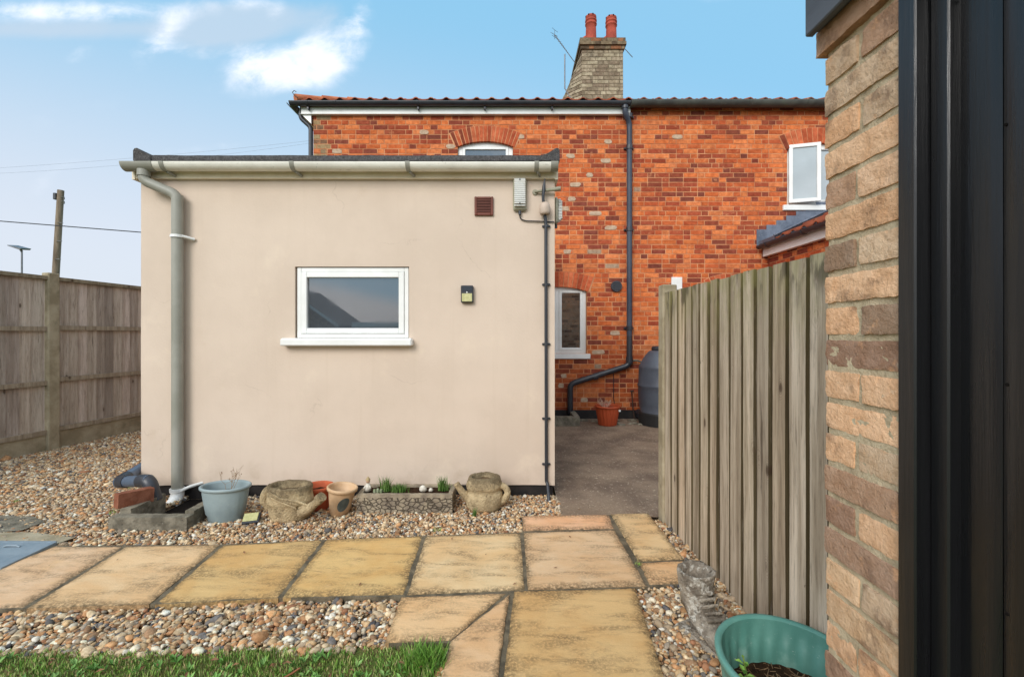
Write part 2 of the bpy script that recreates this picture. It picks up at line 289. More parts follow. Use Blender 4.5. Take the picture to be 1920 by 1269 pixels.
# ------------------------------------------------------------ mesh builder
class MB:
    def __init__(s): s.v = []; s.f = []; s.c = []; s.sm = []; s.mi = []
    def add(s, vs, fs, col=(1, 1, 1, 1), smooth=False, mi=0):
        o = len(s.v); s.v += [tuple(p) for p in vs]
        for f in fs: s.f.append(tuple(i+o for i in f)); s.c.append(col); s.sm.append(smooth); s.mi.append(mi)
        return s
    def box(s, x0, x1, y0, y1, z0, z1, col=(1, 1, 1, 1), bev=0, mi=0):
        if bev <= 0:
            v = [(x, y, z) for z in (z0, z1) for y in (y0, y1) for x in (x0, x1)]
            f = [(0, 2, 3, 1), (4, 5, 7, 6), (0, 1, 5, 4), (2, 6, 7, 3), (0, 4, 6, 2), (1, 3, 7, 5)]
            return s.add(v, f, col, False, mi)
        b = min(bev, (x1-x0)*.45, (y1-y0)*.45, (z1-z0)*.45)
        xs, ys, zs = (x0, x1), (y0, y1), (z0, z1); v = []
        # each corner becomes three vertices
        for k in (0, 1):
            for j in (0, 1):
                for i in (0, 1):
                    sx, sy, sz = (1, -1)[i], (1, -1)[j], (1, -1)[k]
                    X, Y, Z = xs[i], ys[j], zs[k]
                    v += [(X, Y+sy*b, Z+sz*b), (X+sx*b, Y, Z+sz*b), (X+sx*b, Y+sy*b, Z)]
        def I(i, j, k, a): return (k*4+j*2+i)*3+a
        f = []
        f.append([I(0, 0, 0, 0), I(0, 0, 1, 0), I(0, 1, 1, 0), I(0, 1, 0, 0)]); f.append([I(1, 0, 0, 0), I(1, 1, 0, 0), I(1, 1, 1, 0), I(1, 0, 1, 0)])
        f.append([I(0, 0, 0, 1), I(1, 0, 0, 1), I(1, 0, 1, 1), I(0, 0, 1, 1)]); f.append([I(0, 1, 0, 1), I(0, 1, 1, 1), I(1, 1, 1, 1), I(1, 1, 0, 1)])
        f.append([I(0, 0, 0, 2), I(0, 1, 0, 2), I(1, 1, 0, 2), I(1, 0, 0, 2)]); f.append([I(0, 0, 1, 2), I(1, 0, 1, 2), I(1, 1, 1, 2), I(0, 1, 1, 2)])
        for j in (0, 1):
            for k in (0, 1): f.append([I(0, j, k, 1), I(1, j, k, 1), I(1, j, k, 2), I(0, j, k, 2)])
        for i in (0, 1):
            for k in (0, 1): f.append([I(i, 0, k, 0), I(i, 1, k, 0), I(i, 1, k, 2), I(i, 0, k, 2)])
        for i in (0, 1):
            for j in (0, 1): f.append([I(i, j, 0, 0), I(i, j, 1, 0), I(i, j, 1, 1), I(i, j, 0, 1)])
        for i in (0, 1):
            for j in (0, 1):
                for k in (0, 1): f.append([I(i, j, k, 0), I(i, j, k, 1), I(i, j, k, 2)])
        return s.add(v, f, col, False, mi)
    def prism(s, poly, fn0, fn1, col=(1, 1, 1, 1)):
        n = len(poly); v = [fn0(p) for p in poly]+[fn1(p) for p in poly]
        f = [tuple(range(n))[::-1], tuple(range(n, 2*n))]+[(i, (i+1) % n, n+(i+1) % n, n+i) for i in range(n)]
        return s.add(v, f, col)
    def tube(s, pts, r, seg=12, caps=True, col=(1, 1, 1, 1), bend=0):
        P = [Vector(p) for p in pts]
        if bend:
            Q = [P[0]]
            for i in range(1, len(P)-1):
                a, b, c = P[i-1], P[i], P[i+1]; d1 = (a-b); d2 = (c-b); L = min(bend, d1.length*.48, d2.length*.48)
                p0 = b+d1.normalized()*L; p1 = b+d2.normalized()*L
                for k in range(6):
                    t = k/5; Q.append(p0*(1-t)**2+b*2*t*(1-t)+p1*t*t)
            Q.append(P[-1]); P = Q
        n = len(P); rs = r if isinstance(r, (list, tuple)) else [r]*n
        tan = []
        for i in range(n):
            t = (P[min(i+1, n-1)]-P[max(i-1, 0)])
            tan.append(t.normalized())
        ref = Vector((0, 0, 1)) if abs(tan[0].z) < .9 else Vector((1, 0, 0))
        u = tan[0].cross(ref).normalized(); v = []; f = []
        for i in range(n):
            u = (u-tan[i]*u.dot(tan[i])).normalized(); w_ = tan[i].cross(u)
            for k in range(seg):
                a = 2*math.pi*k/seg; v.append(P[i]+(u*math.cos(a)+w_*math.sin(a))*rs[i])
        for i in range(n-1):
            for k in range(seg): f.append((i*seg+k, i*seg+(k+1) % seg, (i+1)*seg+(k+1) % seg, (i+1)*seg+k))
        s.add(v, f, col, True)
        if caps:
            s.add(v[:seg], [tuple(range(seg))[::-1]], col); s.add(v[-seg:], [tuple(range(seg))], col)
        return s
    def lathe(s, prof, c=(0, 0, 0), seg=36, sx=1, sy=1, mat=None, col=(1, 1, 1, 1), flute=None, smooth=True):
        v = []; f = []; n = len(prof)
        for i, (r, z) in enumerate(prof):
            for k in range(seg):
                a = 2*math.pi*k/seg; rr = r*(flute(a, i, z) if flute else 1)
                p = Vector((rr*math.cos(a)*sx, rr*math.sin(a)*sy, z))
                if mat: p = mat @ p
                v.append((p.x+c[0], p.y+c[1], p.z+c[2]))
        for i in range(n-1):
            for k in range(seg): f.append((i*seg+k, i*seg+(k+1) % seg, (i+1)*seg+(k+1) % seg, (i+1)*seg+k))
        return s.add(v, f, col, smooth)
    def sweep(s, prof, A, B, ua, ub, closed=True, col=(1, 1, 1, 1), smooth=False, caps=True):
        A, B, ua, ub = map(Vector, (A, B, ua, ub)); n = len(prof)
        v = [A+ua*a+ub*b for a, b in prof]+[B+ua*a+ub*b for a, b in prof]
        f = [(i, (i+1) % n, n+(i+1) % n, n+i) for i in range(n if closed else n-1)]
        s.add(v, f, col, smooth)
        if caps and closed: s.add(v, [tuple(range(n))[::-1], tuple(range(n, 2*n))], col)
        return s
    def disp(s, amp, freq, seed=0, i0=0, oct=3):
        for i in range(i0, len(s.v)):
            p = Vector(s.v[i]); q = p*freq+Vector((seed*3.7, seed*1.3, seed*7.1))
            d = mn.noise_vector(q)+mn.noise_vector(q*2.3)*.5+(mn.noise_vector(q*5.1)*.28 if oct > 2 else Vector())
            s.v[i] = tuple(p+d*amp)
        return s
    def xf(s, m, i0=0):
        for i in range(i0, len(s.v)): s.v[i] = tuple(m @ Vector(s.v[i]))
        return s
    def build(s, name, mats, parent=None, origin=(0, 0, 0), recalc=True):
        me = bpy.data.meshes.new(name)
        if parent is not None: origin = wloc(parent)
        O = np.array(origin); V = np.array(s.v, dtype=float)-O
        me.from_pydata(V.tolist(), [], s.f)
        me.polygons.foreach_set('use_smooth', s.sm); me.polygons.foreach_set('material_index', s.mi)
        a = me.attributes.new('col', 'FLOAT_COLOR', 'FACE'); a.data.foreach_set('color', np.array(s.c, dtype=float).ravel())
        for m in (mats if isinstance(mats, (list, tuple)) else [mats]): me.materials.append(m)
        if recalc:
            import bmesh
            b = bmesh.new(); b.from_mesh(me); bmesh.ops.recalc_face_normals(b, faces=b.faces); b.to_mesh(me); b.free()
        me.update()
        o = bpy.data.objects.new(name, me); C.objects.link(o)
        if parent is not None: o.parent = parent
        else: o.location = origin
        o['_w'] = tuple(origin)
        return o
def wloc(o): return tuple(o['_w'])
def tag(o, label=None, cat=None, group=None, kind=None):
    if label: o['label'] = label
    if cat: o['category'] = cat
    if group: o['group'] = group
    if kind: o['kind'] = kind
    return o
def thing(name, loc, label, cat, group=None):
    o = bpy.data.objects.new(name, None); C.objects.link(o); o.location = loc; o['_w'] = tuple(loc); o.empty_display_size = .1
    return tag(o, label, cat, group)

def inpoly(x, y, poly):
    c = False; n = len(poly); j = n-1
    for i in range(n):
        xi, yi = poly[i]; xj, yj = poly[j]
        if (yi > y) != (yj > y) and x < (xj-xi)*(y-yi)/(yj-yi)+xi: c = not c
        j = i
    return c

# ------------------------------------------------------------ key dimensions
YE = 3.73; EX0, EX1 = -3.04, .35            # extension front wall
YH = 7.15; HX0 = -3.12                       # house rear wall
def ex(px): return (px-960)/F*YE
def ez(py): return CH+(HZ-py)/F*YE
def hx(px): return (px-960)/F*YH
def hz(py): return CH+(HZ-py)/F*YH

# ------------------------------------------------------------ ground
def sheet(name, poly, z, m, kind='structure'):
    mb = MB(); mb.add([(x, y, z) for x, y in poly], [tuple(range(len(poly)))])
    return tag(mb.build(name, m, recalc=False), kind=kind)
sheet('ground', [(-900, -900), (900, -900), (900, 900), (-900, 900)], -.09, FIELD)
sheet('gravel_bed', [(-5.6, .3), (1.6, .3), (1.6, 3.45), (.36, 3.45), (.36, 9.5), (-5.6, 9.5)], -.05, M('gritty_earth', rgb(170, 146, 116), rgb(120, 100, 78), 60, 6, .95, 1, 120, .01, spots=[(rgb(206, 186, 156), 110, .6, .68, .7), (rgb(84, 72, 60), 80, .6, .7, .7)]))

# path
rowF = [(-330, 1152), (0, 1141), (285, 1130), (525, 1118), (760, 1112), (985, 1103)]
SL = [  # four corners in the photograph's ground plane: back-left, back-right, front-right, front-left ; tone
    ([(105, 1021), (232, 1022), (42, 1137), (-230, 1148)], 0), ([(238, 1022), (412, 1019), (280, 1130), (50, 1138)], 0),
    ([(419, 1019), (606, 1009), (521, 1118), (290, 1130)], 1), ([(613, 1009), (792, 1003), (757, 1112), (530, 1117)], 1),
    ([(799, 1003), (975, 997), (984, 1103), (764, 1112)], 0), ([(979, 966), (1141, 963), (1151, 989), (981, 993)], 2),
    ([(982, 997), (1152, 992), (1211, 1096), (990, 1103)], 0), ([(1145, 962), (1215, 960), (1282, 1046), (1197, 1050)], 2),
    ([(1199, 1053), (1284, 1049), (1305, 1089), (1217, 1094)], 2), ([(752, 1117), (948, 1110), (845, 1197), (722, 1202)], 2),
    ([(955, 1112), (951, 1152), (930, 1280), (842, 1202)], 2), ([(964, 1107), (1190, 1101), (1262, 1320), (938, 1320)], 1)]
SLP = []
mb = MB(); edgev = []
tones = [rgb(220, 188, 148), rgb(214, 174, 122), rgb(224, 188, 142)]
for k, (q, tone) in enumerate(SL):
    g = [G(*p) for p in q]
    if k == 10: g = [G(955, 1112), G(930, 1290), G(821, 1290), G(845, 1200)]
    SLP.append(g)
    N = 22; base = len(mb.v); c = [x*rnd.uniform(.93, 1.05) for x in tones[tone][:3]]+[1]
    dz = rnd.uniform(-.003, .003)
    W0 = math.dist(g[0], g[1]); H0 = math.dist(g[0], g[3])
    vs = []
    for j in range(N+1):
        for i in range(N+1):
            s_, t_ = i/N, j/N
            x = (g[0][0]*(1-s_)+g[1][0]*s_)*(1-t_)+(g[3][0]*(1-s_)+g[2][0]*s_)*t_
            y = (g[0][1]*(1-s_)+g[1][1]*s_)*(1-t_)+(g[3][1]*(1-s_)+g[2][1]*s_)*t_
            e = min(min(s_, 1-s_)*W0, min(t_, 1-t_)*H0)
            z = mn.fractal(Vector((x*3.1, y*6.5, k*5)), 1, 2, 4)*.0028+dz
            if e < .001:
                z -= .006
                x += mn.noise(Vector((x*22, y*22, 1)))*.004; y += mn.noise(Vector((x*22, y*22, 9)))*.004
            vs.append((x, y, z)); edgev.append(max(0, 1-e/.05))
    fs = [(j*(N+1)+i, (j+1)*(N+1)+i, (j+1)*(N+1)+i+1, j*(N+1)+i+1) for j in range(N) for i in range(N)]
    mb.add(vs, fs, c, True)
    ring = [i for i in range(N+1)]+[j*(N+1)+N for j in range(1, N+1)]+[N*(N+1)+i for i in range(N-1, -1, -1)]+[j*(N+1) for j in range(N-1, 0, -1)]
    n = len(ring); rv = [vs[i] for i in ring]+[(vs[i][0], vs[i][1], -.06) for i in ring]
    mb.add(rv, [(i, (i+1) % n, n+(i+1) % n, n+i) for i in range(n)], [x*.8 for x in c[:3]]+[1], False); edgev += [.75]*(2*n)
po = mb.build('path', SLAB); tag(po, kind='structure')
ea = po.data.attributes.new('edge', 'FLOAT', 'POINT'); ea.data.foreach_set('value', edgev)
bed1 = [G(*p) for p in [(100, 1020), (412, 1018), (608, 1009), (790, 1002), (980, 995), (978, 966), (1141, 963), (1215, 961), (1283, 1047), (1304, 1089), (1190, 1098), (1240, 1290), (824, 1290), (843, 1201), (724, 1201), (752, 1115), (520, 1117), (285, 1129), (-220, 1147)]]
b = MB(); b.prism(bed1, lambda p: (p[0], p[1], -.06), lambda p: (p[0], p[1], -.008)); tag(b.build('path_mortar', M('joint_mortar', rgb(120, 108, 88), rgb(84, 76, 62), 12, 8, .95, 1, 80, .008)), kind='structure')

# passage surface between extension, house and fence
passage = [(.36, 3.2), G(1150, 962), G(1228, 958), (1.06, 3.3), (1.0, 3.62), (2.1, 3.7), (8, 3.7), (8, YH+.02), (.36, YH+.02)]
sheet('passage', [(.36, G(1045, 964)[1]), (1.12, 3.28), (9, 3.28), (9, YH+.05), (.36, YH+.05)], -.012, TARMAC)
# small concrete patch and manhole surround to the left
sheet('concrete_patch', [G(*p) for p in [(-90, 962), (62, 966), (84, 976), (40, 992), (-90, 1002)]], -.006, OLDCONC)
mh = thing('manhole_cover', G(0, 1040)+(0,), 'blue grey galvanised steel inspection cover set at the left end of the slab path', 'manhole cover')
cov = [G(*p) for p in [(-150, 1016), (103, 1017), (-2, 1066), (-330, 1075)]]
b = MB(); b.prism(cov, lambda p: (p[0], p[1], -.03), lambda p: (p[0], p[1], .002)); b.build('cover_plate', STEEL, mh)
b = MB()
for i in range(4):
    p, q = Vector(cov[i]), Vector(cov[(i+1) % 4]); d = (q-p).normalized(); nrm = Vector((-d.y, d.x))
    b.prism([p, q, q+nrm*.012, p+nrm*.012], lambda p: (p[0], p[1], -.03), lambda p: (p[0], p[1], .006))
b.build('rim', STEEL, mh)
b = MB(); hc = G(22, 1026); b.tube([(hc[0]-.05, hc[1], .004), (hc[0]-.03, hc[1], .012), (hc[0]+.03, hc[1], .012), (hc[0]+.05, hc[1], .004)], .005, 8); b.build('lifting_handle', STEEL, mh)
sheet('concrete_surround', [G(*p) for p in [(-200, 998), (60, 996), (140, 1006), (100, 1020), (104, 1017), (-150, 1014)]], -.004, CONC)

# lawn
GY0, GY1 = 1.0, 1.93
def grass_edge(x): return 1.915+.035*mn.noise(Vector((x*3, 0, 0)))+.02*mn.noise(Vector((x*11, 4, 0)))+(.05*max(0, x+1.3) if x < -.5 else .04)
lawn_poly = [(-4, .2)]+[(-4+i*.1, grass_edge(-4+i*.1)) for i in range(37)]+[(-.36, 1.85), (-.245, 1.84), (-.28, 1.7), (-.285, .2)]
sheet('lawn', lawn_poly, -.035, LAWN)

# ------------------------------------------------------------ pebbles
def ico(sub):
    import bmesh
    b = bmesh.new(); bmesh.ops.create_icosphere(b, subdivisions=sub, radius=1); b.verts.ensure_lookup_table()
    v = np.array([p.co[:] for p in b.verts]); f = np.array([[q.index for q in t.verts] for t in b.faces]); b.free(); return v, f
PAL = np.array([rgb(*c)[:3] for c in [(190, 160, 122), (204, 182, 150), (178, 134, 96), (152, 120, 92), (212, 200, 178), (142, 130, 116), (108, 104, 102), (170, 150, 126), (190, 146, 104), (86, 84, 86), (220, 212, 198), (152, 108, 80), (184, 164, 136)]])
PW = np.array([14, 14, 10, 9, 9, 7, 5, 10, 8, 4, 5, 5, 10.]); PW /= PW.sum()
rs = np.random.RandomState(3)
GULLY = (-2.64, -2.25, 3.13, 3.74)
def allowed(x, y):
    if inpoly(x, y, bed1): return False
    if GULLY[0] < x < GULLY[1] and GULLY[2] < y < GULLY[3]: return False
    for p in SLP:
        if inpoly(x, y, p): return False
    if inpoly(x, y, cov): return False
    if EX0 < x < EX1+.02 and y > YE: return False
    if x > .37 and y > 3.23: return False
    return True
fenceL = lambda y: -5.29+(y-5.23)*.14
fenceR = lambda y: 1.087+(3.196-y)*.046
def pebbles(name, region, n_try, size, sub, z0, dens=None):
    V0, F0 = ico(sub); P = []
    x0, x1, y0, y1 = region
    pts = rs.uniform([x0, y0], [x1, y1], (n_try, 2))
    keep = [i for i, (x, y) in enumerate(pts) if allowed(x, y) and fenceL(y)-.02 < x < fenceR(y)+.01 and (dens is None or dens(x, y))]
    pts = pts[keep]; n = len(pts)
    sz = size*rs.lognormal(-.06, .38, n)
    sc = np.stack([sz*rs.uniform(.9, 1.5, n), sz*rs.uniform(.75, 1.05, n), sz*rs.uniform(.5, .8, n)], 1)
    a = rs.uniform(0, 6.28, n); tx = rs.normal(0, .35, n); ty = rs.normal(0, .35, n)
    V = np.repeat(V0[None], n, 0)
    # lumpy, slightly angular stones
    k = rs.normal(0, 1, (n, 3, 3)); ph = rs.uniform(0, 6.28, (n, 1, 3))
    wv = np.sin(np.einsum('nvi,nij->nvj', V, k)*1.8+ph).sum(2)*.12
    V = V*(1+wv[..., None])*sc[:, None, :]
    ca, sa = np.cos(a), np.sin(a)
    Rz = np.zeros((n, 3, 3)); Rz[:, 0, 0] = ca; Rz[:, 0, 1] = -sa; Rz[:, 1, 0] = sa; Rz[:, 1, 1] = ca; Rz[:, 2, 2] = 1
    cx, sx = np.cos(tx), np.sin(tx); Rx = np.zeros((n, 3, 3)); Rx[:, 0, 0] = 1; Rx[:, 1, 1] = cx; Rx[:, 1, 2] = -sx; Rx[:, 2, 1] = sx; Rx[:, 2, 2] = cx
    cy, sy = np.cos(ty), np.sin(ty); Ry = np.zeros((n, 3, 3)); Ry[:, 1, 1] = 1; Ry[:, 0, 0] = cy; Ry[:, 0, 2] = sy; Ry[:, 2, 0] = -sy; Ry[:, 2, 2] = cy
    V = np.einsum('nij,nvj->nvi', Rz@Rx@Ry, V)
    z = z0+rs.uniform(-.006, .010, n)
    V = V+np.stack([pts[:, 0], pts[:, 1], z], 1)[:, None, :]
    nv = len(V0); Fc = (F0[None]+(np.arange(n)*nv)[:, None, None]).reshape(-1, 3)
    me = bpy.data.meshes.new(name); me.vertices.add(n*nv); me.vertices.foreach_set('co', V.ravel())
    nf = len(Fc); me.loops.add(nf*3); me.loops.foreach_set('vertex_index', Fc.ravel()); me.polygons.add(nf)
    me.polygons.foreach_set('loop_start', np.arange(nf)*3); me.polygons.foreach_set('loop_total', np.full(nf, 3))
    me.update(calc_edges=True); me.polygons.foreach_set('use_smooth', np.ones(nf, bool))
    c = np.clip(PAL[rs.choice(len(PAL), n, p=PW)]*1.14*rs.uniform(.75, 1.25, (n, 1)), 0, .85); c = np.concatenate([c, np.ones((n, 1))], 1)
    at = me.attributes.new('col', 'FLOAT_COLOR', 'FACE'); at.data.foreach_set('color', np.repeat(c, len(F0), 0).ravel())
    me.materials.append(PEB); o = bpy.data.objects.new(name, me); C.objects.link(o); o['kind'] = 'stuff'
    return o
gl = lambda x, y: y > grass_edge(x)-.02 or x > -.3
vis = lambda x, y: abs(x)/y < 1.28
pebbles('gravel', (-3.2, 1.2, 1.25, 2.35), 34000, .0092, 2, -.034, lambda x, y: gl(x, y) and vis(x, y))
pebbles('gravel', (-4.3, 1.2, 2.35, 3.8), 64000, .0088, 1, -.022, lambda x, y: vis(x, y) and (y > 2.75 or x > .5 or x < -2.2))
pebbles('gravel', (-5.7, -2.95, 3.75, 7.2), 60000, .0098, 1, -.022, lambda x, y: x < EX0 and vis(x, y))
pebbles('gravel', (-5.7, -2.9, 7.2, 9.5), 14000, .014, 1, -.022, lambda x, y: x < EX0)

# ------------------------------------------------------------ grass
def blades(name, pts, hfun, kind='stuff', wid=.0022, lean=.6, cols=((150, 186, 90), (166, 200, 104), (128, 168, 80), (184, 200, 124), (200, 188, 136), (176, 152, 112)), z=-.033, label=None, cat=None, group=None, kinds=None, origin=(0, 0, 0)):
    b = MB()
    for x, y in pts:
        h = hfun(x, y)*rnd.uniform(.5, 1.25); a = rnd.uniform(0, 6.28); ln = rnd.uniform(.1, lean)*h; la = rnd.uniform(0, 6.28)
        w_ = wid*rnd.uniform(.6, 1.4); dx, dy = math.cos(a)*w_, math.sin(a)*w_; lx, ly = math.cos(la)*ln, math.sin(la)*ln
        c = rgb(*rnd.choice(cols), rnd.uniform(.65, 1.15))
        vs = [(x-dx, y-dy, z), (x+dx, y+dy, z), (x+dx*.8+lx*.35, y+dy*.8+ly*.35, z+h*.55), (x-dx*.8+lx*.35, y-dy*.8+ly*.35, z+h*.55), (x+lx, y+ly, z+h)]
        b.add(vs, [(0, 1, 2, 3), (3, 2, 4)], c, False)
    o = b.build(name, GREEN, recalc=False, origin=origin)
    return tag(o, label, cat, group, kind)
pts = []
while len(pts) < 30000:
    x, y = rnd.uniform(-2.5, -.24), rnd.uniform(1.25, 1.97)
    if y < grass_edge(x)+.01*rnd.gauss(0, 1) and inpoly(x, y, lawn_poly+[]) and mn.noise(Vector((x*7, y*7, 3))) > -.42: pts.append((x, y))
    elif rnd.random() < .01 and y < grass_edge(x)+.03 and x < -.4: pts.append((x, y))
def gh(x, y):
    d = math.hypot(x+.33, y-1.86); t = math.exp(-(d/.09)**2)
    return .019+.014*mn.noise(Vector((x*6, y*6, 0)))+.05*t
blades('grass', pts, gh)
pts2 = [(-.34+rnd.gauss(0, .04), 1.83+rnd.gauss(0, .025)) for _ in range(700)]
pts2 = [p for p in pts2 if p[0] < -.255]
blades('grass', pts2, lambda x, y: .075, lean=.8, cols=((118, 160, 66), (134, 174, 76), (98, 142, 56)))
# broad leaved weeds in the turf
b = MB()
for _ in range(240):
    x, y = rnd.uniform(-2.3, -.3), rnd.uniform(1.4, 1.86)
    if y > grass_edge(x)-.01: continue
    c = rgb(*rnd.choice([(120, 162, 82), (142, 178, 100), (104, 146, 70)]), rnd.uniform(.75, 1.1))
    for k in range(rnd.randint(4, 7)):
        a = rnd.uniform(0, 6.28); L = rnd.uniform(.012, .03); w_ = L*.28; ca, sa = math.cos(a), math.sin(a); z0 = -.02; z1 = rnd.uniform(-.012, .014)
        b.add([(x, y, z0), (x+ca*L*.5-sa*w_, y+sa*L*.5+ca*w_, (z0+z1)/2+.004), (x+ca*L, y+sa*L, z1), (x+ca*L*.5+sa*w_, y+sa*L*.5-ca*w_, (z0+z1)/2+.004)], [(0, 1, 2, 3)], c)
tag(b.build('lawn_weeds', GREEN, recalc=False), kind='stuff')
b = MB()
for _ in range(60):
    x, y = rnd.uniform(-2.3, -.3), rnd.uniform(1.4, 1.85); a = rnd.uniform(0, 3.14); L = rnd.uniform(.008, .02)
    b.add([(x-L*math.cos(a), y-L*math.sin(a), -.004), (x+L*.4*math.sin(a), y-L*.4*math.cos(a), -.0), (x+L*math.cos(a), y+L*math.sin(a), -.002), (x-L*.4*math.sin(a), y+L*.4*math.cos(a), .003)], [(0, 1, 2, 3)], (1, 1, 1, 1))
tag(b.build('fallen_leaves', M('dry_leaf', rgb(150, 110, 78), rgb(110, 76, 52), 20), recalc=False), kind='stuff')
tp = G(560, 1262, -.01)
b = MB(); b.tube([(tp[0]-.05, tp[1]-.03, -.008), (tp[0]-.02, tp[1]-.01, -.001), (tp[0]+.0, tp[1]+.01, .004)], [.003, .004, .0035], 6)
tag(b.build('twig', M('twig_bark', rgb(150, 96, 66)), origin=(tp[0], tp[1], -.01)), 'short reddish brown twig lying in the grass at the bottom edge', 'twig')

# ------------------------------------------------------------ brick helpers
def noise2(u_, v_, s, seed): return mn.fractal(Vector((u_*s, v_*s, seed)), 1, 2, 3)
def brickwall(mb, u0, u1, v0, v1, fmap, openings=(), colf=None, pitch=.075, proud=.004, joint=.009, v_off=0, seed=1):
    """fmap(u,v,w) -> point, w = outwards"""
    r = random.Random(seed); k = 0; vv = v0
    while vv < v1-.01:
        top = min(vv+pitch-joint, v1); uu = u0-(r.choice([0, .056, .11, .165]) if k % 2 else r.choice([0, .11, .05])); hd = bool(k % 2)
        while uu < u1:
            L = .1025 if hd else .215
            if r.random() < .25: hd = not hd
            hd = not hd; a, c = max(uu, u0), min(uu+L, u1); uu += L+joint
            if c-a < .02: continue
            segs = [(a, c)]
            for (oa, ob, oc, od) in openings:
                if top > oc and vv < od:
                    ns = []
                    for s0, s1 in segs:
                        if s1 <= oa or s0 >= ob: ns.append((s0, s1)); continue
                        if s0 < oa-.015: ns.append((s0, oa))
                        if s1 > ob+.015: ns.append((ob, s1))
                    segs = ns
            col = colf((a+c)/2, vv, r)
            for s0, s1 in segs:
                w_ = proud+r.uniform(-.0012, .0018); j = r.uniform(-.001, .001); e = .0025
                z0, z1 = vv+j, top+j*.5
                vs = [fmap(s0, z0, -.01), fmap(s1, z0, -.01), fmap(s1, z1, -.01), fmap(s0, z1, -.01),
                      fmap(s0+e, z0+e, w_), fmap(s1-e, z0+e, w_), fmap(s1-e, z1-e, w_), fmap(s0+e, z1-e, w_)]
                mb.add(vs, [(4, 5, 6, 7), (0, 1, 5, 4), (1, 2, 6, 5), (2, 3, 7, 6), (3, 0, 4, 7)], col)
        vv += pitch; k += 1
def redcol(x, z, r):
    n = noise2(x*.9, z*1.6, .9, 4.2)+.25*noise2(x, z, 5, 1.1)
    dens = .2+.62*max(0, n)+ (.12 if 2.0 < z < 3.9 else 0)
    t = r.random()
    if t < dens: c = r.choice([(152, 78, 56), (138, 70, 54), (162, 82, 58), (130, 70, 56), (160, 76, 52), (172, 86, 58)])
    else: c = r.choice([(210, 116, 66), (216, 122, 70), (202, 106, 60), (214, 128, 80), (196, 102, 60), (220, 130, 78), (186, 92, 56)])
    if r.random() < .006 and x < 3: c = r.choice([(168, 140, 118), (176, 152, 128)])
    if x < hx(618) and z > 3.9 and r.random() < .8: c = r.choice([(166, 142, 106), (128, 98, 76), (150, 128, 100)])
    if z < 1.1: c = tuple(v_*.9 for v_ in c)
    return rgb(*c, r.uniform(.88, 1.1))

# windows openings of the house rear wall  (x0,x1,z0,z_spring,rise)
WIN = {'a': (hx(858), hx(962), hz(392), hz(275), hz(265)-hz(275)), 'b': (hx(1100)-.87, hx(1100), hz(663), hz(546), .07),
       'c': (hx(1476), hx(1476)+.95, hz(385), hz(280), hz(268)-hz(280)), 'd': (hx(1335), hx(1395), hz(640), hz(545), .06)}
house = thing('brick_house', (0, YH+2.5, 0), 'two storey orange brick house with black gutters, arched window heads and pantiled roof', 'house')
ops = []
for k, (x0, x1, z0, zs, rise) in WIN.items():
    ops.append((x0, x1, z0, zs+rise))
HX1 = 8.5; HTOP = 4.862
wmap = lambda u_, v_, w_: (u_, YH-w_, v_)
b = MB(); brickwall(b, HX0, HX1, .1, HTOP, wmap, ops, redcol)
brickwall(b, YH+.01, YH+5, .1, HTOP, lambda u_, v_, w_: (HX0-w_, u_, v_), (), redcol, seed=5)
wl = b.build('wall', BRICK, house, recalc=False); wl['label'] = 'orange red brickwork with scattered darker and cement patched bricks'
# mortar backing with holes: strips between openings
def backing(mb, u0, u1, v0, v1, ops, fmap, depth=.11):
    us = sorted(set([u0, u1]+[o for q in ops for o in q[:2]])); vs_ = sorted(set([v0, v1]+[o for q in ops for o in q[2:4]]))
    for i in range(len(us)-1):
        for j in range(len(vs_)-1):
            cu, cv = (us[i]+us[i+1])/2, (vs_[j]+vs_[j+1])/2
            if any(q[0] < cu < q[1] and q[2] < cv < q[3] for q in ops): continue
            a, c, d, e = us[i], us[i+1], vs_[j], vs_[j+1]
            mb.add([fmap(a, d, 0), fmap(c, d, 0), fmap(c, e, 0), fmap(a, e, 0)], [(0, 1, 2, 3)])
    for q in ops:      # reveals
        a, c, d, e = q[:4]
        for (p0, p1) in (((a, d), (a, e)), ((c, d), (c, e)), ((a, d), (c, d)), ((a, e), (c, e))):
            mb.add([fmap(*p0, 0), fmap(*p1, 0), fmap(*p1, -depth), fmap(*p0, -depth)], [(0, 1, 2, 3)])
b = MB(); backing(b, HX0, HX1, -.05, HTOP, ops, wmap); 
b.box(HX0+.002, HX1, YH+4.9, YH+5, -.05, HTOP); b.box(HX0+.001, HX0+.1, YH+.12, YH+5, -.05, HTOP); b.box(HX1-.1, HX1, YH+.12, YH+4.9, -.05, HTOP)
b.build('mortar', MORTAR, wl, recalc=False)
b = MB(); b.box(HX0-.006, 3.86, YH-.012, YH-.0002, -.05, .125); b.build('plinth', BLACKP, house)

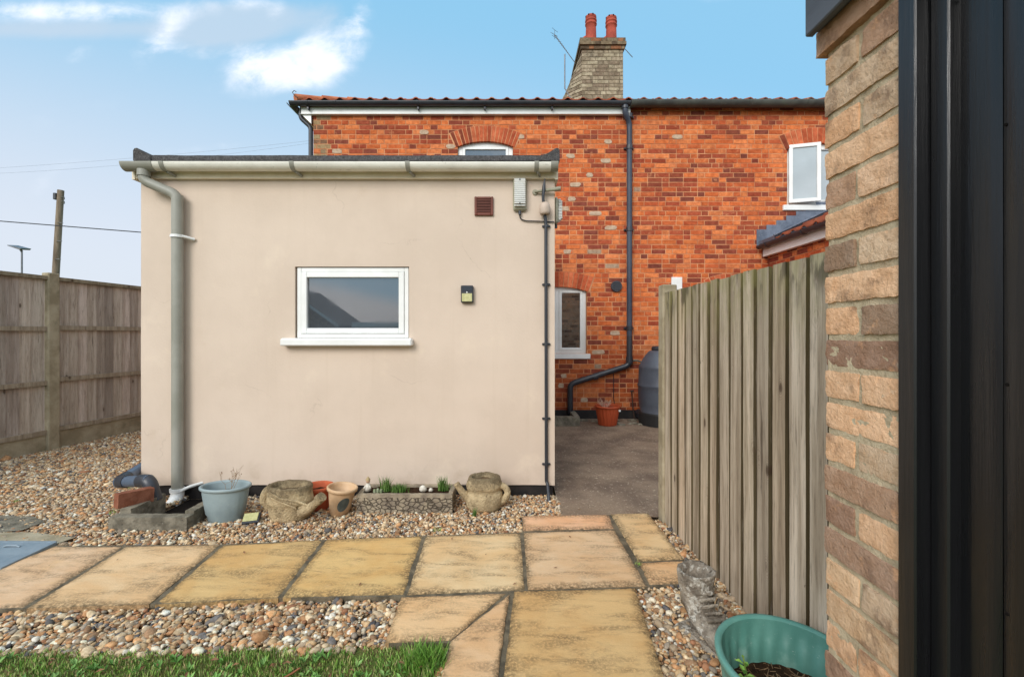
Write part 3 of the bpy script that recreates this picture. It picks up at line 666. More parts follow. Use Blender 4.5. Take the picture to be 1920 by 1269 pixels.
def arch(parent, x0, x1, zs, rise, y, h=.225, n=13, name='brick_arch'):
    cx = (x0+x1)/2; hw = (x1-x0)/2; Rr = (hw*hw+rise*rise)/(2*rise); cz = zs+rise-Rr; a0 = math.asin(hw/Rr)
    b = MB(); bm_ = MB(); ext = .03/Rr
    def pt(a, r_, w_): return (cx+math.sin(a)*r_, y-w_, cz+math.cos(a)*r_)
    K = 24; vs = []; A = a0+ext+.012
    for i in range(K+1):
        a = -A+2*A*i/K
        vs += [pt(a, Rr-.001, .006), pt(a, Rr+h+.006, .006), pt(a, Rr+h+.006, -.02), pt(a, Rr-.001, -.085)]
    fs = []
    for i in range(K):
        o = i*4
        for j in range(4): fs.append((o+j, o+(j+1) % 4, o+4+(j+1) % 4, o+4+j))
    fs += [(0, 1, 2, 3), tuple(K*4+q for q in (3, 2, 1, 0))]
    bm_.add(vs, fs); r = random.Random(int(cx*100))
    for i in range(n):
        g = .0095/Rr; a = -a0-ext+(2*(a0+ext))*i/n+g*.6; c = -a0-ext+(2*(a0+ext))*(i+1)/n-g*.6
        col = rgb(*r.choice([(204, 108, 72), (190, 96, 62), (172, 84, 56), (134, 68, 50), (212, 118, 80)]), r.uniform(.88, 1.1))
        ys = (.0105, -.084)
        v = [pt(a, Rr-.002, ys[0]), pt(c, Rr-.002, ys[0]), pt(c, Rr+h, ys[0]), pt(a, Rr+h, ys[0]), pt(a, Rr-.002, ys[1]), pt(c, Rr-.002, ys[1]), pt(c, Rr+h, 0), pt(a, Rr+h, 0)]
        b.add(v, [(0, 1, 2, 3), (0, 4, 5, 1), (1, 5, 6, 2), (2, 6, 7, 3), (3, 7, 4, 0)], col)
    o = b.build(name, BRICK, parent); bm_.build('arch_mortar', MORTAR, o)
    return o
for k, (x0, x1, z0, zs, rise) in WIN.items():
    arch(house, x0, x1, zs, rise, YH, h=.235 if k != 'd' else .2, n=17 if k == 'a' else (14 if k != 'd' else 9))

def ring(mb, x0, x1, z0, z1, w_, y0, y1, bev=.004, wt=None, wb=None):
    wt = wt or w_; wb = wb or w_
    mb.box(x0, x0+w_, y0, y1, z0, z1, bev=bev); mb.box(x1-w_, x1, y0, y1, z0, z1, bev=bev)
    mb.box(x0+w_, x1-w_, y0+.0006, y1, z1-wt, z1-.0003, bev=bev); mb.box(x0+w_, x1-w_, y0+.0006, y1, z0+.0003, z0+wb, bev=bev)
def window(parent, x0, x1, z0, z1, y, fw=.055, sash=.05, glass=GLASS, label=None, mull=(), sill=True, sill_ov=.08, sill_h=.07, back=ROOM, sw=None):
    b = MB(); ring(b, x0, x1, z0, z1, fw, y, y+.06)
    for m_ in mull: b.box(m_-.03, m_+.03, y+.001, y+.055, z0+fw, z1-fw, bev=.004)
    wn = b.build('window', WHITE, parent)
    if label: wn['label'] = label
    bs = MB(); bgm = MB(); xs = [x0+fw]+[c for m_ in mull for c in (m_-.03, m_+.03)]+[x1-fw]
    for i in range(0, len(xs), 2):
        a, c = xs[i], xs[i+1]
        if sw and i == 0 and sw[0] == 'open': continue
        if sash: ring(bs, a+.001, c-.001, z0+fw+.001, z1-fw-.001, sash, y-.008, y+.045)
        g_ = MB(); g_.box(a+sash*.8, c-sash*.8, y+.02, y+.03, z0+fw+sash*.8, z1-fw-sash*.8); g_.build('pane', glass, wn)
    if sash and bs.v: bs.build('sash', WHITE, wn)
    if sill:
        s_ = MB(); s_.box(x0-sill_ov, x1+sill_ov, y-.075, y+.05, z0-sill_h, z0-.002, bev=.006); s_.build('sill', WHITE, wn)
    return wn
x0, x1, z0, zs, rise = WIN['a']; window(house, x0+.004, x1-.004, z0, zs+rise, YH+.05, fw=.065, sash=.045, label='white framed upstairs window mostly hidden behind the extension roof', glass=GLASS)
x0, x1, z0, zs, rise = WIN['b']; window(house, x0+.004, x1-.004, z0, zs+rise, YH+.045, fw=.05, sash=.042, label='narrow visible edge of a white ground floor window beside the extension corner', glass=GLASSD, mull=(x1-.46,), sill_h=.08, sill_ov=.06)
x0, x1, z0, zs, rise = WIN['d']; window(house, x0+.004, x1-.004, z0, zs+rise, YH+.05, fw=.05, sash=.03, sill=False)
x0, x1, z0, zs, rise = WIN['c']
wc = window(house, x0+.004, x1-.004, z0, zs+rise, YH+.04, fw=.055, sash=.04, label='white upstairs window with its left casement ajar, beside the brick pier', glass=GLASSN, mull=(x0+.475,), sw=('open',), sill_h=.085)
b = MB(); sw_, shh = .44, (zs+rise-z0-.07)
ring(b, 0, sw_, 0, shh, .055, -.04, .012); 
m = Matrix.Translation((x0+.45, YH+.02, z0+.035)) @ Matrix.Rotation(R(0), 4, 'Z')
mo = Matrix.Translation((x0+.035, YH+.03, z0+.035)) @ Matrix.Rotation(R(-16), 4, 'Z')
b.xf(mo); b.build('open_sash', WHITE, wc)
b = MB(); b.box(.05, sw_-.05, -.02, -.012, .05, shh-.05); b.xf(mo); b.build('pane', GLASSN, wc)
b = MB(); b.box(x0+.05, x0+.46, YH+.085, YH+.09, z0+.05, zs+rise-.04); b.build('net_curtain', NET, wc)

# fascia, gutters, roof of the house
b = MB(); b.box(hx(566), hx(1180), YH-.07, YH-.045, 4.735, 4.845, bev=.003); b.box(hx(566)+.004, hx(1180)-.004, YH-.045, YH-.006, 4.737, 4.75); b.build('fascia', WHITE, house)
EAVE_Y, EAVE_Z = YH-.12, 4.935
def gut_prof(r, t=.004, n=14):
    p = [(-r*math.cos(math.pi*i/n), -r*math.sin(math.pi*i/n)) for i in range(n+1)]
    q = [(-(r-t)*math.cos(math.pi*i/n), -(r-t)*math.sin(math.pi*i/n)) for i in range(n, -1, -1)]
    return p+q
b = MB(); gl_, gr_ = hx(552), hx(1178); gy = YH-.135; gz = 4.885
b.sweep(gut_prof(.058), (gl_, gy, gz), (gr_, gy, gz), (0, 1, 0), (0, 0, 1), smooth=False)
b.sweep(gut_prof(.058), (gl_-.0, gy, gz), (gl_-.0, YH+5, gz), (1, 0, 0), (0, 0, 1))
g1 = b.build('gutter', BLKPL, house)
for i, px in enumerate((584, 636, 787, 910, 1034)):
    c = MB(); X = hx(px); c.sweep(gut_prof(.064, .006), (X-.018, gy, gz), (X+.018, gy, gz), (0, 1, 0), (0, 0, 1))
    if i != 1: c.box(X-.012, X+.012, gy, YH-.071, gz-.1, gz-.06)
    c.build('gutter_bracket', BLKPL, g1)
b = MB(); b.sweep(gut_prof(.084, .006), (gr_+.002, gy+.01, gz+.012), (HX1, gy+.01, gz+.012), (0, 1, 0), (0, 0, 1)); g2 = b.build('gutter', IRON, house); g2['label'] = 'older grey gutter over the right half of the wall'
for px in (1283, 1396, 1503, 1600):
    c = MB(); X = hx(px); c.sweep(gut_prof(.089, .006), (X-.02, gy+.01, gz+.012), (X+.02, gy+.01, gz+.012), (0, 1, 0), (0, 0, 1)); c.build('gutter_joint', IRON, g2)
PITCH = R(24); tp_, sp_ = math.tan(PITCH), 1
def pantile(mb, ux, along0, along1, base, up, vlen, tw=.235, amp=.026, clip=None, gauge=.3):
    """ux: unit vector along eave, base: eave point fn, up: horizontal unit vector upslope"""
    ux, up = Vector(ux), Vector(up); n = int((along1-along0)/tw*10)
    rows = int(vlen/gauge); prof = []
    for i in range(n+1):
        s_ = along0+i*tw/10; t = (i % 10)/10; tw_i = i//10
        if t < .6: h = amp*(1-.0)*math.sin(math.pi*t/.6)**.8*-.35
        else: h = amp*math.sin(math.pi*(t-.6)/.4)
        prof.append((s_, h))
    vs = []; fs = []
    lv = []
    for r_ in range(rows):
        lv += [(r_*gauge, .026), ((r_+1)*gauge, .004)]
    for q, lift in lv:
        for s_, h in prof:
            a = s_
            if clip: a = max(a, clip(q))
            jit = .004*mn.noise(Vector((s_*3, q*3, 1)))
            p = Vector(base)+ux*a+up*q+Vector((0, 0, q*tp_+h+lift+jit)); vs.append(p)
    m_ = n+1
    for r_ in range(len(lv)-1):
        for i in range(n): fs.append((r_*m_+i, r_*m_+i+1, (r_+1)*m_+i+1, (r_+1)*m_+i))
    # front thickness
    o = len(vs)
    for s_, h in prof:
        a = max(s_, clip(0)) if clip else s_
        vs.append(Vector(base)+ux*a+Vector((0, 0, h+.026-.016)))
    for i in range(n): fs.append((i, o+i, o+i+1, i+1))
    mb.add(vs, fs, (1, 1, 1, 1), True)
b = MB(); EX = HX0-.2
pantile(b, (1, 0, 0), 0, HX1-EX, (EX, EAVE_Y, EAVE_Z-.012), (0, 1, 0), 2.75, clip=lambda q: q)
pantile(b, (0, 1, 0), 0, 5.3, (EX, EAVE_Y, EAVE_Z-.012), (1, 0, 0), 2.7, clip=lambda q: q)
ridz = EAVE_Z+2.7*tp_
b.add([(EX, EAVE_Y+.05, EAVE_Z-.07), (HX1, EAVE_Y+.05, EAVE_Z-.07), (HX1, YH+2.65, ridz-.09), (EX+2.7, YH+2.65, ridz-.09), (HX1, YH+5.3, EAVE_Z-.07), (EX, YH+5.3, EAVE_Z-.07)], [(0, 1, 2, 3), (3, 2, 4, 5), (0, 3, 5)])
rf = b.build('roof', TILE, house, recalc=False)
b = MB()
for i in range(9):
    q0, q1 = i*.3, i*.3+.31
    b.tube([(EX-.02+q0, EAVE_Y-.02+q0, EAVE_Z+.012+q0*tp_), (EX-.02+q1, EAVE_Y-.02+q1, EAVE_Z+.0+q1*tp_)], [.06, .052], 10)
b.build('hip_tile', M('orange_hip_tile', rgb(196, 118, 78), rgb(160, 88, 60), 5, 6, .85), rf)
b = MB(); b.tube([(EX+.03, EAVE_Y-.05, EAVE_Z), (EX-.01, EAVE_Y-.07, EAVE_Z+.03), (EX-.04, EAVE_Y-.07, EAVE_Z+.07), (EX-.01, EAVE_Y-.07, EAVE_Z+.1), (EX+.02, EAVE_Y-.07, EAVE_Z+.08)], .006, 6); b.build('hip_iron', IRON, rf)

# chimney
CY = 9.4
def cx_(px): return (px-960)/F*CY
def cz_(py): return CH+(HZ-py)/F*CY
XL, XR, ZB, ZT = cx_(1091), cx_(1168), 5.4, cz_(92)
chc = lambda x, z, r: rgb(*r.choice([(172, 158, 136), (162, 148, 126), (150, 136, 116), (178, 166, 142), (140, 124, 106)]), r.uniform(.9, 1.06))
b = MB(); brickwall(b, XL, XR, ZB, ZT, lambda u_, v_, w_: (u_, CY-w_, v_), (), chc, pitch=.078, seed=9)
D = 1.15
def side(u_, v_, w_):
    t = max(0, min(1, (ZT-v_)/(ZT-6.2))); off = .42*t*min(1, u_/.3)
    return (XL-w_-off, CY+u_, v_)
brickwall(b, 0, D, ZB, ZT, side, (), chc, pitch=.078, seed=10)
brickwall(b, 0, D, ZB, ZT, lambda u_, v_, w_: (XR+w_, CY+u_, v_), (), chc, pitch=.078, seed=11)
ch = b.build('chimney', CHBRICK, house, recalc=False); ch['label'] = 'weathered yellow grey brick chimney stack with four red pots'
b = MB(); b.box(XL+.002, XR-.002, CY+.002, CY+D, ZB, ZT-.01)
b.add([(XL+.003, CY+.3, ZT-.02), (XL+.003, CY+D, ZT-.02), (XL-.415, CY+D, 6.2), (XL-.415, CY+.3, 6.2), (XL+.003, CY+.003, 6.2), (XL+.003, CY+.003, ZT-.02)], [(0, 1, 2, 3), (0, 3, 4, 5)])
b.build('mortar', M('chimney_mortar', rgb(128, 116, 96), rgb(96, 86, 70), 8), ch, recalc=False)
b = MB()
zc = ZT-.02
for k, (o_, h_) in enumerate(((.03, .075), (.06, .075), (.045, .08))):
    mbb = MB(); brickwall(b, XL-o_, XR+o_, zc, zc+h_, lambda u_, v_, w_: (u_, CY-o_-w_, v_), (), lambda x, z, r: rgb(*r.choice([(120, 100, 82), (96, 82, 68), (150, 104, 76), (136, 120, 98)])), seed=20+k)
    b.box(XL-o_, XR+o_, CY-o_+.002, CY+D+o_, zc, zc+h_-.004, col=rgb(116, 104, 86)); zc += h_
b.add([(XL-.02, CY, zc-.004), (XR+.02, CY, zc-.004), (XR+.02, CY+D, zc-.004), (XL-.02, CY+D, zc-.004), (XL+.1, CY+.1, zc+.05), (XR-.1, CY+.1, zc+.05), (XR-.1, CY+D-.1, zc+.05), (XL+.1, CY+D-.1, zc+.05)],
      [(0, 1, 5, 4), (1, 2, 6, 5), (2, 3, 7, 6), (3, 0, 4, 7), (4, 5, 6, 7)], rgb(150, 140, 118))
b.build('chimney_cap', CHBRICK, ch, recalc=False)
pot_prof = [(.118, 0), (.116, .05), (.108, .30), (.104, .40), (.122, .41), (.122, .43), (.106, .44), (.106, .475), (.122, .485), (.122, .505), (.106, .51), (.106, .535), (.116, .55), (.112, .59), (.1, .6), (.085, .595), (.085, .3)]
for px, dy, s_, z_ in ((1108, .18, 1.0, 0), (1146, .2, 1.0, -.01), (1101, .75, .95, -.05), (1139, .78, .95, -.04)):
    b = MB(); X = (px-960)/F*(CY+dy); b.lathe([(r*s_, z*.98*s_) for r, z in pot_prof], (X, CY+dy, zc-.005+z_), 24); p_ = b.build('chimney_pot', POTM, ch)
    for k in (4, 5, 6) if dy < .5 else ():
        bb = MB()
        a = k*math.pi/4+.2; q = Matrix.Translation((X, CY+dy, zc-.005+z_+.552*s_)) @ Matrix.Rotation(a, 4, 'Z'); i0 = len(bb.v); bb.box(.108*s_, .119*s_, -.012, .012, 0, .03); bb.xf(q, i0); bb.build('pot_hole', DARKHOLE, p_)
# lead at the chimney foot
# aerials
ay = 8.9
def AP(px, py): return ((px-960)/F*ay, ay, CH+(HZ-py)/F*ay)
at_ = thing('tv_aerial', AP(1072, 200), 'thin metal television aerial on a bent mast left of the chimney', 'aerial')
b = MB(); b.tube([AP(1071, 200), AP(1069, 183), AP(1059, 166), AP(1059, 102)], .012, 8); b.build('mast', ALU, at_)
b = MB(); A_, B_ = Vector(AP(1040, 66)), Vector(AP(1078, 118)); b.tube([A_, B_], .007, 6); 
for i in range(15):
    t = i/14; p = A_.lerp(B_, t); L = .07-.03*abs(t-.2); 
    b.tube([p+Vector((L*.8, .1, L*.5)), p-Vector((L*.8, .1, L*.5))], .0035, 4)
for dz in (-.07, .07): b.tube([A_+Vector((-.06, -.1, dz)), A_+Vector((.07, .1, dz+.05))], .004, 4); b.tube([A_+Vector((0, 0, 0)), A_+Vector((.0, 0, dz*1.2))], .004, 4)
b.tube([A_+Vector((-.08, 0, .05)), A_+Vector((.06, 0, -.03))], .004, 4)
b.build('antenna_rods', ALU, at_)
# rear aerial stub to the right
b = MB(); q0 = W(1168, 88, 10.3); q1 = W(1186, 108, 10.3); b.tube([q0, q1], .009, 5); b.build('stay_rod', ALU, ch)

# downpipe of the house
b = MB(); PXD = hx(1178)
py_ = YH-.07
zt = hz(215); seq = [(hx(1168), gy, gz-.05), (hx(1168), gy, hz(220)), (PXD, py_, hz(235)), (PXD, py_, hz(682)), (hx(1068), py_, hz(720)), (hx(1068), py_, .07)]
b.tube(seq[:4]+[], .042, 14, bend=.06)
dp = b.build('downpipe', M('dark_downpipe', rgb(66, 72, 84), rgb(54, 60, 72), 3, 5, .4, .05), house); dp['label'] = 'dark grey downpipe running down the brick wall and turning left near the ground'
b = MB(); b.tube([(PXD, py_, hz(630)), (PXD, py_, hz(684)), (hx(1068), py_, hz(719)), (hx(1068), py_, .075)], .044, 14, bend=.08)
for (X, z_) in ((PXD, hz(222)), (PXD, hz(280)), (PXD, hz(432)), (PXD, hz(615))):
    c = MB(); c.tube([(X, py_, z_-.03), (X, py_, z_+.03)], .052, 14); c.box(X-.075, X+.075, py_+.03, YH-.005, z_-.012, z_+.012); c.build('pipe_clip', BLKPL, dp)
b.build('lower_pipe', BLKPL, dp)
for q_ in ([(PXD, py_, hz(668)), (PXD, py_, hz(680))], [(hx(1118), py_, hz(703)-.007), (hx(1111), py_, hz(706)-.004)], [(hx(1168), gy, gz-.065), (hx(1168), gy, hz(212))]):
    b = MB(); b.tube(q_, .054, 14); b.build('pipe_collar', BLKPL, dp)
b = MB(); b.tube([(PXD+.04, py_, hz(676)), (hx(1193), py_, hz(675)), (hx(1203), py_-.06, hz(680)), (hx(1212), py_-.12, hz(690))], .014, 8, bend=.04); b.build('diverter_hose', IRON, dp)
b = MB(); b.tube([(hx(1150), YH-.02, hz(700)), (hx(1150), YH-.015, hz(745)), (hx(1153), YH-.015, hz(765))], .006, 6); b.build('wall_cable', WIREM, house)
# left side downpipe at the corner
b = MB(); b.tube([(HX0-.2, YH+.0, gz-.05), (HX0-.2, YH+.0, hz(222)), (HX0-.05, YH+.02, hz(238)), (HX0-.05, YH+.02, 2.5)], .034, 10, bend=.05); b.build('downpipe', BLKPL, house)
b = MB(); b.box(hx(566), hx(566)+.02, YH-.07, YH+4.9, 4.735, 4.845); b.add([(HX0-.16, YH-.04, 4.735), (HX0-.02, YH-.04, 4.735), (HX0-.02, YH-.04, 4.6), (HX0-.16, YH-.01, 4.735), (HX0-.02, YH-.01, 4.735), (HX0-.02, YH-.01, 4.6)], [(0, 1, 2), (3, 5, 4), (0, 2, 5, 3)]); b.build('bargeboard', WHITE, house)
# vents in the house wall
b = MB(); X, Z = hx(1155), hz(537); b.tube([(X, YH-.045, Z), (X, YH-.003, Z)], .085, 24); 
for k in range(5): b.box(X-.06, X+.06, YH-.052, YH-.045, Z-.055+k*.026, Z-.045+k*.026)
b.build('round_vent', BLKPL, house)
b = MB(); X0, X1, Z0, Z1 = hx(1258), hx(1278), hz(545), hz(520); b.box(X0, X1, YH-.03, YH-.005, Z0, Z1, bev=.004)
for k in range(5): b.box(X0+.025+k*.026, X0+.035+k*.026, YH-.034, YH-.031, Z0+.03, Z1-.03, col=(1, 1, 1, 1))
b.build('square_vent', WHITE, house)
# cement patches on the brickwork
PATCH = M('cement_patch', rgb(190, 166, 142), rgb(170, 142, 118), 20, 6, .95, .6, 60, .005)
b = MB(); r = random.Random(12)
for px, py in ((795, 250), (845, 277), (632, 287), (975, 260), (1140, 269), (1136, 305), (1105, 332), (1078, 350), (1072, 376), (1060, 393), (1116, 402), (1064, 473), (1145, 429), (1153, 632), (1122, 668), (1057, 711), (1052, 727), (1270, 258), (1070, 300), (1095, 755)):
    w_, h_ = r.uniform(.09, .2), .066; X, Z = hx(px), hz(py); Z = .1+.075*round((Z-.1)/.075)
    vs = []; n = 10
    for i in range(n):
        a = 2*math.pi*i/n; vs.append((X+math.copysign(abs(math.cos(a))**.5, math.cos(a))*w_/2+r.uniform(-.01, .01), YH-.0085, Z+h_/2+math.copysign(abs(math.sin(a))**.6, math.sin(a))*h_/2+r.uniform(-.004, .004)))
    b = MB(); b.add(vs+[(x, y+.006, z) for x, y, z in vs], [tuple(range(n))]+[(i, (i+1) % n, n+(i+1) % n, n+i) for i in range(n)]); b.build('cement_patch', PATCH, wl, recalc=False)

# ------------------------------------------------------------ lean-to with stepped lead flashing
lt = thing('lean_to', (5.2, 6.2, 0), 'low brick lean-to with pantiled roof and white fascia, seen above the fence', 'lean-to')
LX = hx(1432)+.06; LZ = hz(468); LY0 = 4.9
b = MB(); brickwall(b, LY0, YH, .1, LZ-.03, lambda u_, v_, w_: (LX-w_, u_, v_), (), redcol, seed=31); lw = b.build('wall', BRICK, lt, recalc=False)
b = MB(); b.box(LX+.002, LX+2.5, LY0+.01, YH-.02, -.05, LZ-.01); b.build('mortar', MORTAR, lw)
b = MB(); b.box(LX-.08, LX-.055, LY0, YH-.008, hz(482)-.0, hz(464), bev=.003); b.box(LX-.055, LX, LY0, YH-.009, hz(482)+.002, hz(482)+.012); b.build('fascia', WHITE, lt)
LP = math.tan(R(25))
sv = tp_; tp_ = LP
b = MB(); pantile(b, (0, -1, 0), .42, YH-LY0, (LX-.13, YH-.01, hz(459)), (1, 0, 0), 2.4)
tp_ = sv
b.build('roof', TILE, lt, recalc=False)
b = MB(); ez0 = hz(459)
b.add([(LX-.15, YH-.45, ez0+.045), (LX-.15, YH-.01, ez0+.045), (LX+2.3, YH-.01, ez0+.045+2.45*LP), (LX+2.3, YH-.45, ez0+.045+2.45*LP)], [(0, 1, 2, 3)])
b.add([(LX-.15, YH-.45, ez0+.045), (LX-.15, YH-.01, ez0+.045), (LX-.15, YH-.01, ez0-.0), (LX-.15, YH-.45, ez0)], [(0, 1, 2, 3)])
b.tube([(LX-.16, YH-.45, ez0+.05), (LX+2.3, YH-.45, ez0+.05+2.45*LP)], .014, 8)
b.build('lead_valley', LEAD, lt, recalc=False)
b = MB(); steps = 14
for i in range(steps):
    xs_ = LX-.18+i*.155; zr = ez0+.03+(xs_-LX+.15)*LP; zt_ = zr+.2
    b.box(xs_, xs_+.165, YH-.017-.001*(i % 2), YH-.012, zr-.05, zt_+.02)
b.build('lead_flashing', LEAD, lt)
b = MB(); b.sweep(gut_prof(.055), (LX-.14, LY0, hz(462)), (LX-.14, YH-.02, hz(462)), (1, 0, 0), (0, 0, 1)); gt = b.build('gutter', BLKPL, lt)
for y_ in (6.9, 6.05, 5.3):
    c = MB(); c.sweep(gut_prof(.062, .007), (LX-.14, y_-.02, hz(462)), (LX-.14, y_+.02, hz(462)), (1, 0, 0), (0, 0, 1)); c.build('gutter_bracket', BLKPL, gt)

# ------------------------------------------------------------ extension
exn = thing('rendered_extension', ((EX0+EX1)/2, YE, 0), 'single storey flat roofed extension in pale cream render with a grey downpipe', 'extension')
wx0, wx1, wz0, wz1 = ex(553), ex(767), ez(635), ez(500)
RB, RT = ez(909), 2.70
b = MB(); emap = lambda u_, v_, w_: (u_, YE-w_, v_)
us = [EX0, wx0, wx1, EX1]; vs_ = [RB, wz0, wz1, RT]
NX = lambda a, c: max(1, int((c-a)/.05))
for i in range(3):
    for j in range(3):
        if i == 1 and j == 1: continue
        a, c, d, e = us[i], us[i+1], vs_[j], vs_[j+1]; nx, nz = NX(a, c), NX(d, e); vv = []
        for q in range(nz+1):
            for p in range(nx+1):
                X, Z = a+(c-a)*p/nx, d+(e-d)*q/nz; zz = Z
                if j == 0 and q == 0: zz = Z+.012*mn.noise(Vector((X*4, 3, 0)))-(.0 if X > -2.7 else -.02*max(0, mn.noise(Vector((X*16, 2, 0)))))
                vv.append((X, YE+.003*mn.noise(Vector((X*1.3, Z*1.3, 5))), zz))
        b.add(vv, [(q*(nx+1)+p, q*(nx+1)+p+1, (q+1)*(nx+1)+p+1, (q+1)*(nx+1)+p) for q in range(nz) for p in range(nx)], (1, 1, 1, 1), True)
b.add([(EX0, YE, RB), (EX0, YE, RT), (EX0, YH-.02, RT), (EX0, YH-.02, RB)], [(0, 1, 2, 3)]); b.add([(EX1, YE, RB), (EX1, YE, RT), (EX1, YH-.02, RT), (EX1, YH-.02, RB)], [(0, 3, 2, 1)])
for (p0, p1) in (((wx0, wz0), (wx0, wz1)), ((wx1, wz0), (wx1, wz1)), ((wx0, wz0), (wx1, wz0)), ((wx0, wz1), (wx1, wz1))):
    b.add([emap(*p0, 0), emap(*p1, 0), emap(*p1, -.1), emap(*p0, -.1)], [(0, 1, 2, 3)])
b.add([(EX0, YE, RB), (EX1, YE, RB), (EX1, YE+.03, RB), (EX0, YE+.03, RB)], [(0, 1, 2, 3)])
b.build('wall', RENDER, exn, recalc=False)
b = MB(); b.box(EX0+.015, EX1-.015, YE+.018, YH-.03, -.08, RB+.03); b.build('plinth', BLACKP, exn)
b = MB(); b.box(EX0-.02, EX1+.01, YE-.035, YE-.003, 2.569, 2.69, bev=.004); b.box(EX1+.0005, EX1+.024, YE-.036, YH-.05, 2.562, 2.70); b.box(EX0-.045, EX0-.021, YE-.036, YH-.05, 2.562, 2.70); b.build('fascia', CREAMP, exn)
# felt roof
ry = YE-.09; rz = 2.722
b = MB(); xa, xb = (252-960)/F*3.645, (1049-960)/F*3.645
N = 60; vv = []
for i in range(N+1):
    X = xa+(xb-xa)*i/N; j = .004*mn.noise(Vector((X*3, 0, 0)))
    vv += [(X, ry-.0, rz-.03), (X, ry-.004, rz+.012+j), (X, ry+.06, rz+.02+j), (X, YH-.01, rz+.09)]
b.add(vv, [(i*4+k, i*4+k+1, i*4+5+k, i*4+4+k) for i in range(N) for k in range(3)], (1, 1, 1, 1), True)
# raised felt kerbs at both ends
for X, s_ in ((xa, 1), (xb, -1)):
    pr = [(0, -.03), (0, .05), (.01*s_, .068), (.03*s_, .07), (.06*s_, .05), (.1*s_, .026), (.14*s_, .01), (.14*s_, -.03)]
    A = (X, ry-.008, rz); Bq = (X, YH-.02, rz+.075)
    b.sweep(pr, A, Bq, (1, 0, 0), (0, 0, 1))
b.disp(.002, 18); b.build('roof', FELT, exn)
# gutter
gx = lambda px: (px-960)/F*3.6
gr = .057; ggy = YE-.1; ggz = 2.664
b = MB(); b.sweep(gut_prof(gr), (gx(262), ggy, ggz), (gx(1046), ggy, ggz-.004), (0, 1, 0), (0, 0, 1)); gt = b.build('gutter', GUTW, exn)
b = MB(); b.sweep(gut_prof(gr+.004, .006), (gx(229)-.0, ggy, ggz), (gx(288), ggy, ggz), (0, 1, 0), (0, 0, 1)); b.sweep([(gr*math.cos(t*math.pi/10), -gr*math.sin(t*math.pi/10)) for t in range(11)], (gx(229), ggy, ggz), (gx(230), ggy, ggz), (0, 1, 0), (0, 0, 1)); b.build('gutter_outlet', GREYP, gt)
for px in (306, 549, 765, 1006):
    c = MB(); X = gx(px); c.sweep(gut_prof(gr+.005, .007), (X-.017, ggy, ggz), (X+.017, ggy, ggz), (0, 1, 0), (0, 0, 1)); c.tube([(X+.008, ggy, ggz-gr-.004), (X+.03, YE-.04, ggz-gr-.02)], .012, 6); c.build('gutter_bracket', GREYP, gt)
c = MB(); X = gx(1040); c.sweep(gut_prof(gr+.004, .006), (X-.03, ggy, ggz), (X+.028, ggy, ggz), (0, 1, 0), (0, 0, 1)); c.add([(X+.028, ggy+gr*math.cos(t*math.pi/12), ggz-gr*math.sin(t*math.pi/12)) for t in range(13)], [tuple(range(13))]); c.build('gutter_end_cap', GREYP, gt)
# downpipe
DX = (331-960)/F*3.66; DY = YE-.06
b = MB(); b.tube([(gx(264), ggy, ggz-.05), (gx(264), ggy, ez(347)), (DX, DY, ez(370)), (DX, DY, ez(396))], .039, 18, bend=.08); b.tube([(gx(264), ggy, ggz-.05), (gx(264), ggy, ggz-.1)], .046, 18)
b.tube([(DX, DY, ez(370)-.004), (DX, DY, ez(914))], .0415, 20)
dq = b.build('downpipe', GREYP, exn)
b = MB(); b.tube([(DX, DY, ez(449)), (DX, DY, ez(444))], .051, 18); b.tube([(DX+.04, DY-.01, ez(446)), (DX+.105, YE-.012, ez(450))], .012, 8); b.build('pipe_clip', WHITE, dq)
b = MB(); b.tube([(DX, DY, ez(910)), (DX, DY, ez(916))], .054, 18); b.tube([(DX+.04, DY-.02, ez(914)), (DX+.10, DY-.01, ez(907)), (DX+.16, YE+.005, ez(905))], .013, 8, bend=.03); b.build('pipe_clip', WHITE, dq)
b = MB(); sx, sy_ = DX, DY
prof = [Vector((sx, sy_, ez(913))), Vector((sx, sy_, ez(922))), Vector((sx+.002, sy_-.03, ez(931))), Vector((sx+.006, sy_-.085, ez(938)))]
b.tube(prof, [.047, .047, .047, .047], 20, caps=False); p1 = prof[-1]; d_ = (prof[-1]-prof[-2]).normalized(); b.tube([p1-d_*.012, p1+d_*.002], .05, 20, caps=False); b.build('pipe_shoe', WHITE, dq)
b = MB(); b.tube([p1-d_*.03, p1-d_*.006], .043, 20); b.build('shoe_mouth', DARKHOLE, dq)
# window
wn = window(exn, wx0+.012, wx1-.006, wz0+.006, wz1-.006, YE+.012, fw=.035, sash=.045, label='wide white framed window in the cream wall', sill=False)
s_ = MB(); s_.box(ex(533), ex(775), YE-.075, YE+.02, ez(648), ez(635), bev=.008); s_.box(ex(533)+.01, ex(775)-.01, YE-.06, YE+.01, ez(635)+.0005, ez(635)+.006); s_.build('sill', WHITE, wn)
# vent
b = MB(); vx0, vx1, vz0, vz1 = ex(890), ex(925), ez(405), ez(370); ring(b, vx0, vx1, vz0, vz1, .02, YE-.022, YE+.0)
for k in range(9):
    z_ = vz0+.022+k*.0128; b.box(vx0+.02, vx1-.02, YE-.017, YE-.004, z_, z_+.006)
vt = b.build('air_vent', BROWNV, exn); b = MB(); b.box(vx0+.015, vx1-.015, YE-.006, YE-.003, vz0+.015, vz1-.015); b.build('vent_backing', DARKHOLE, vt)

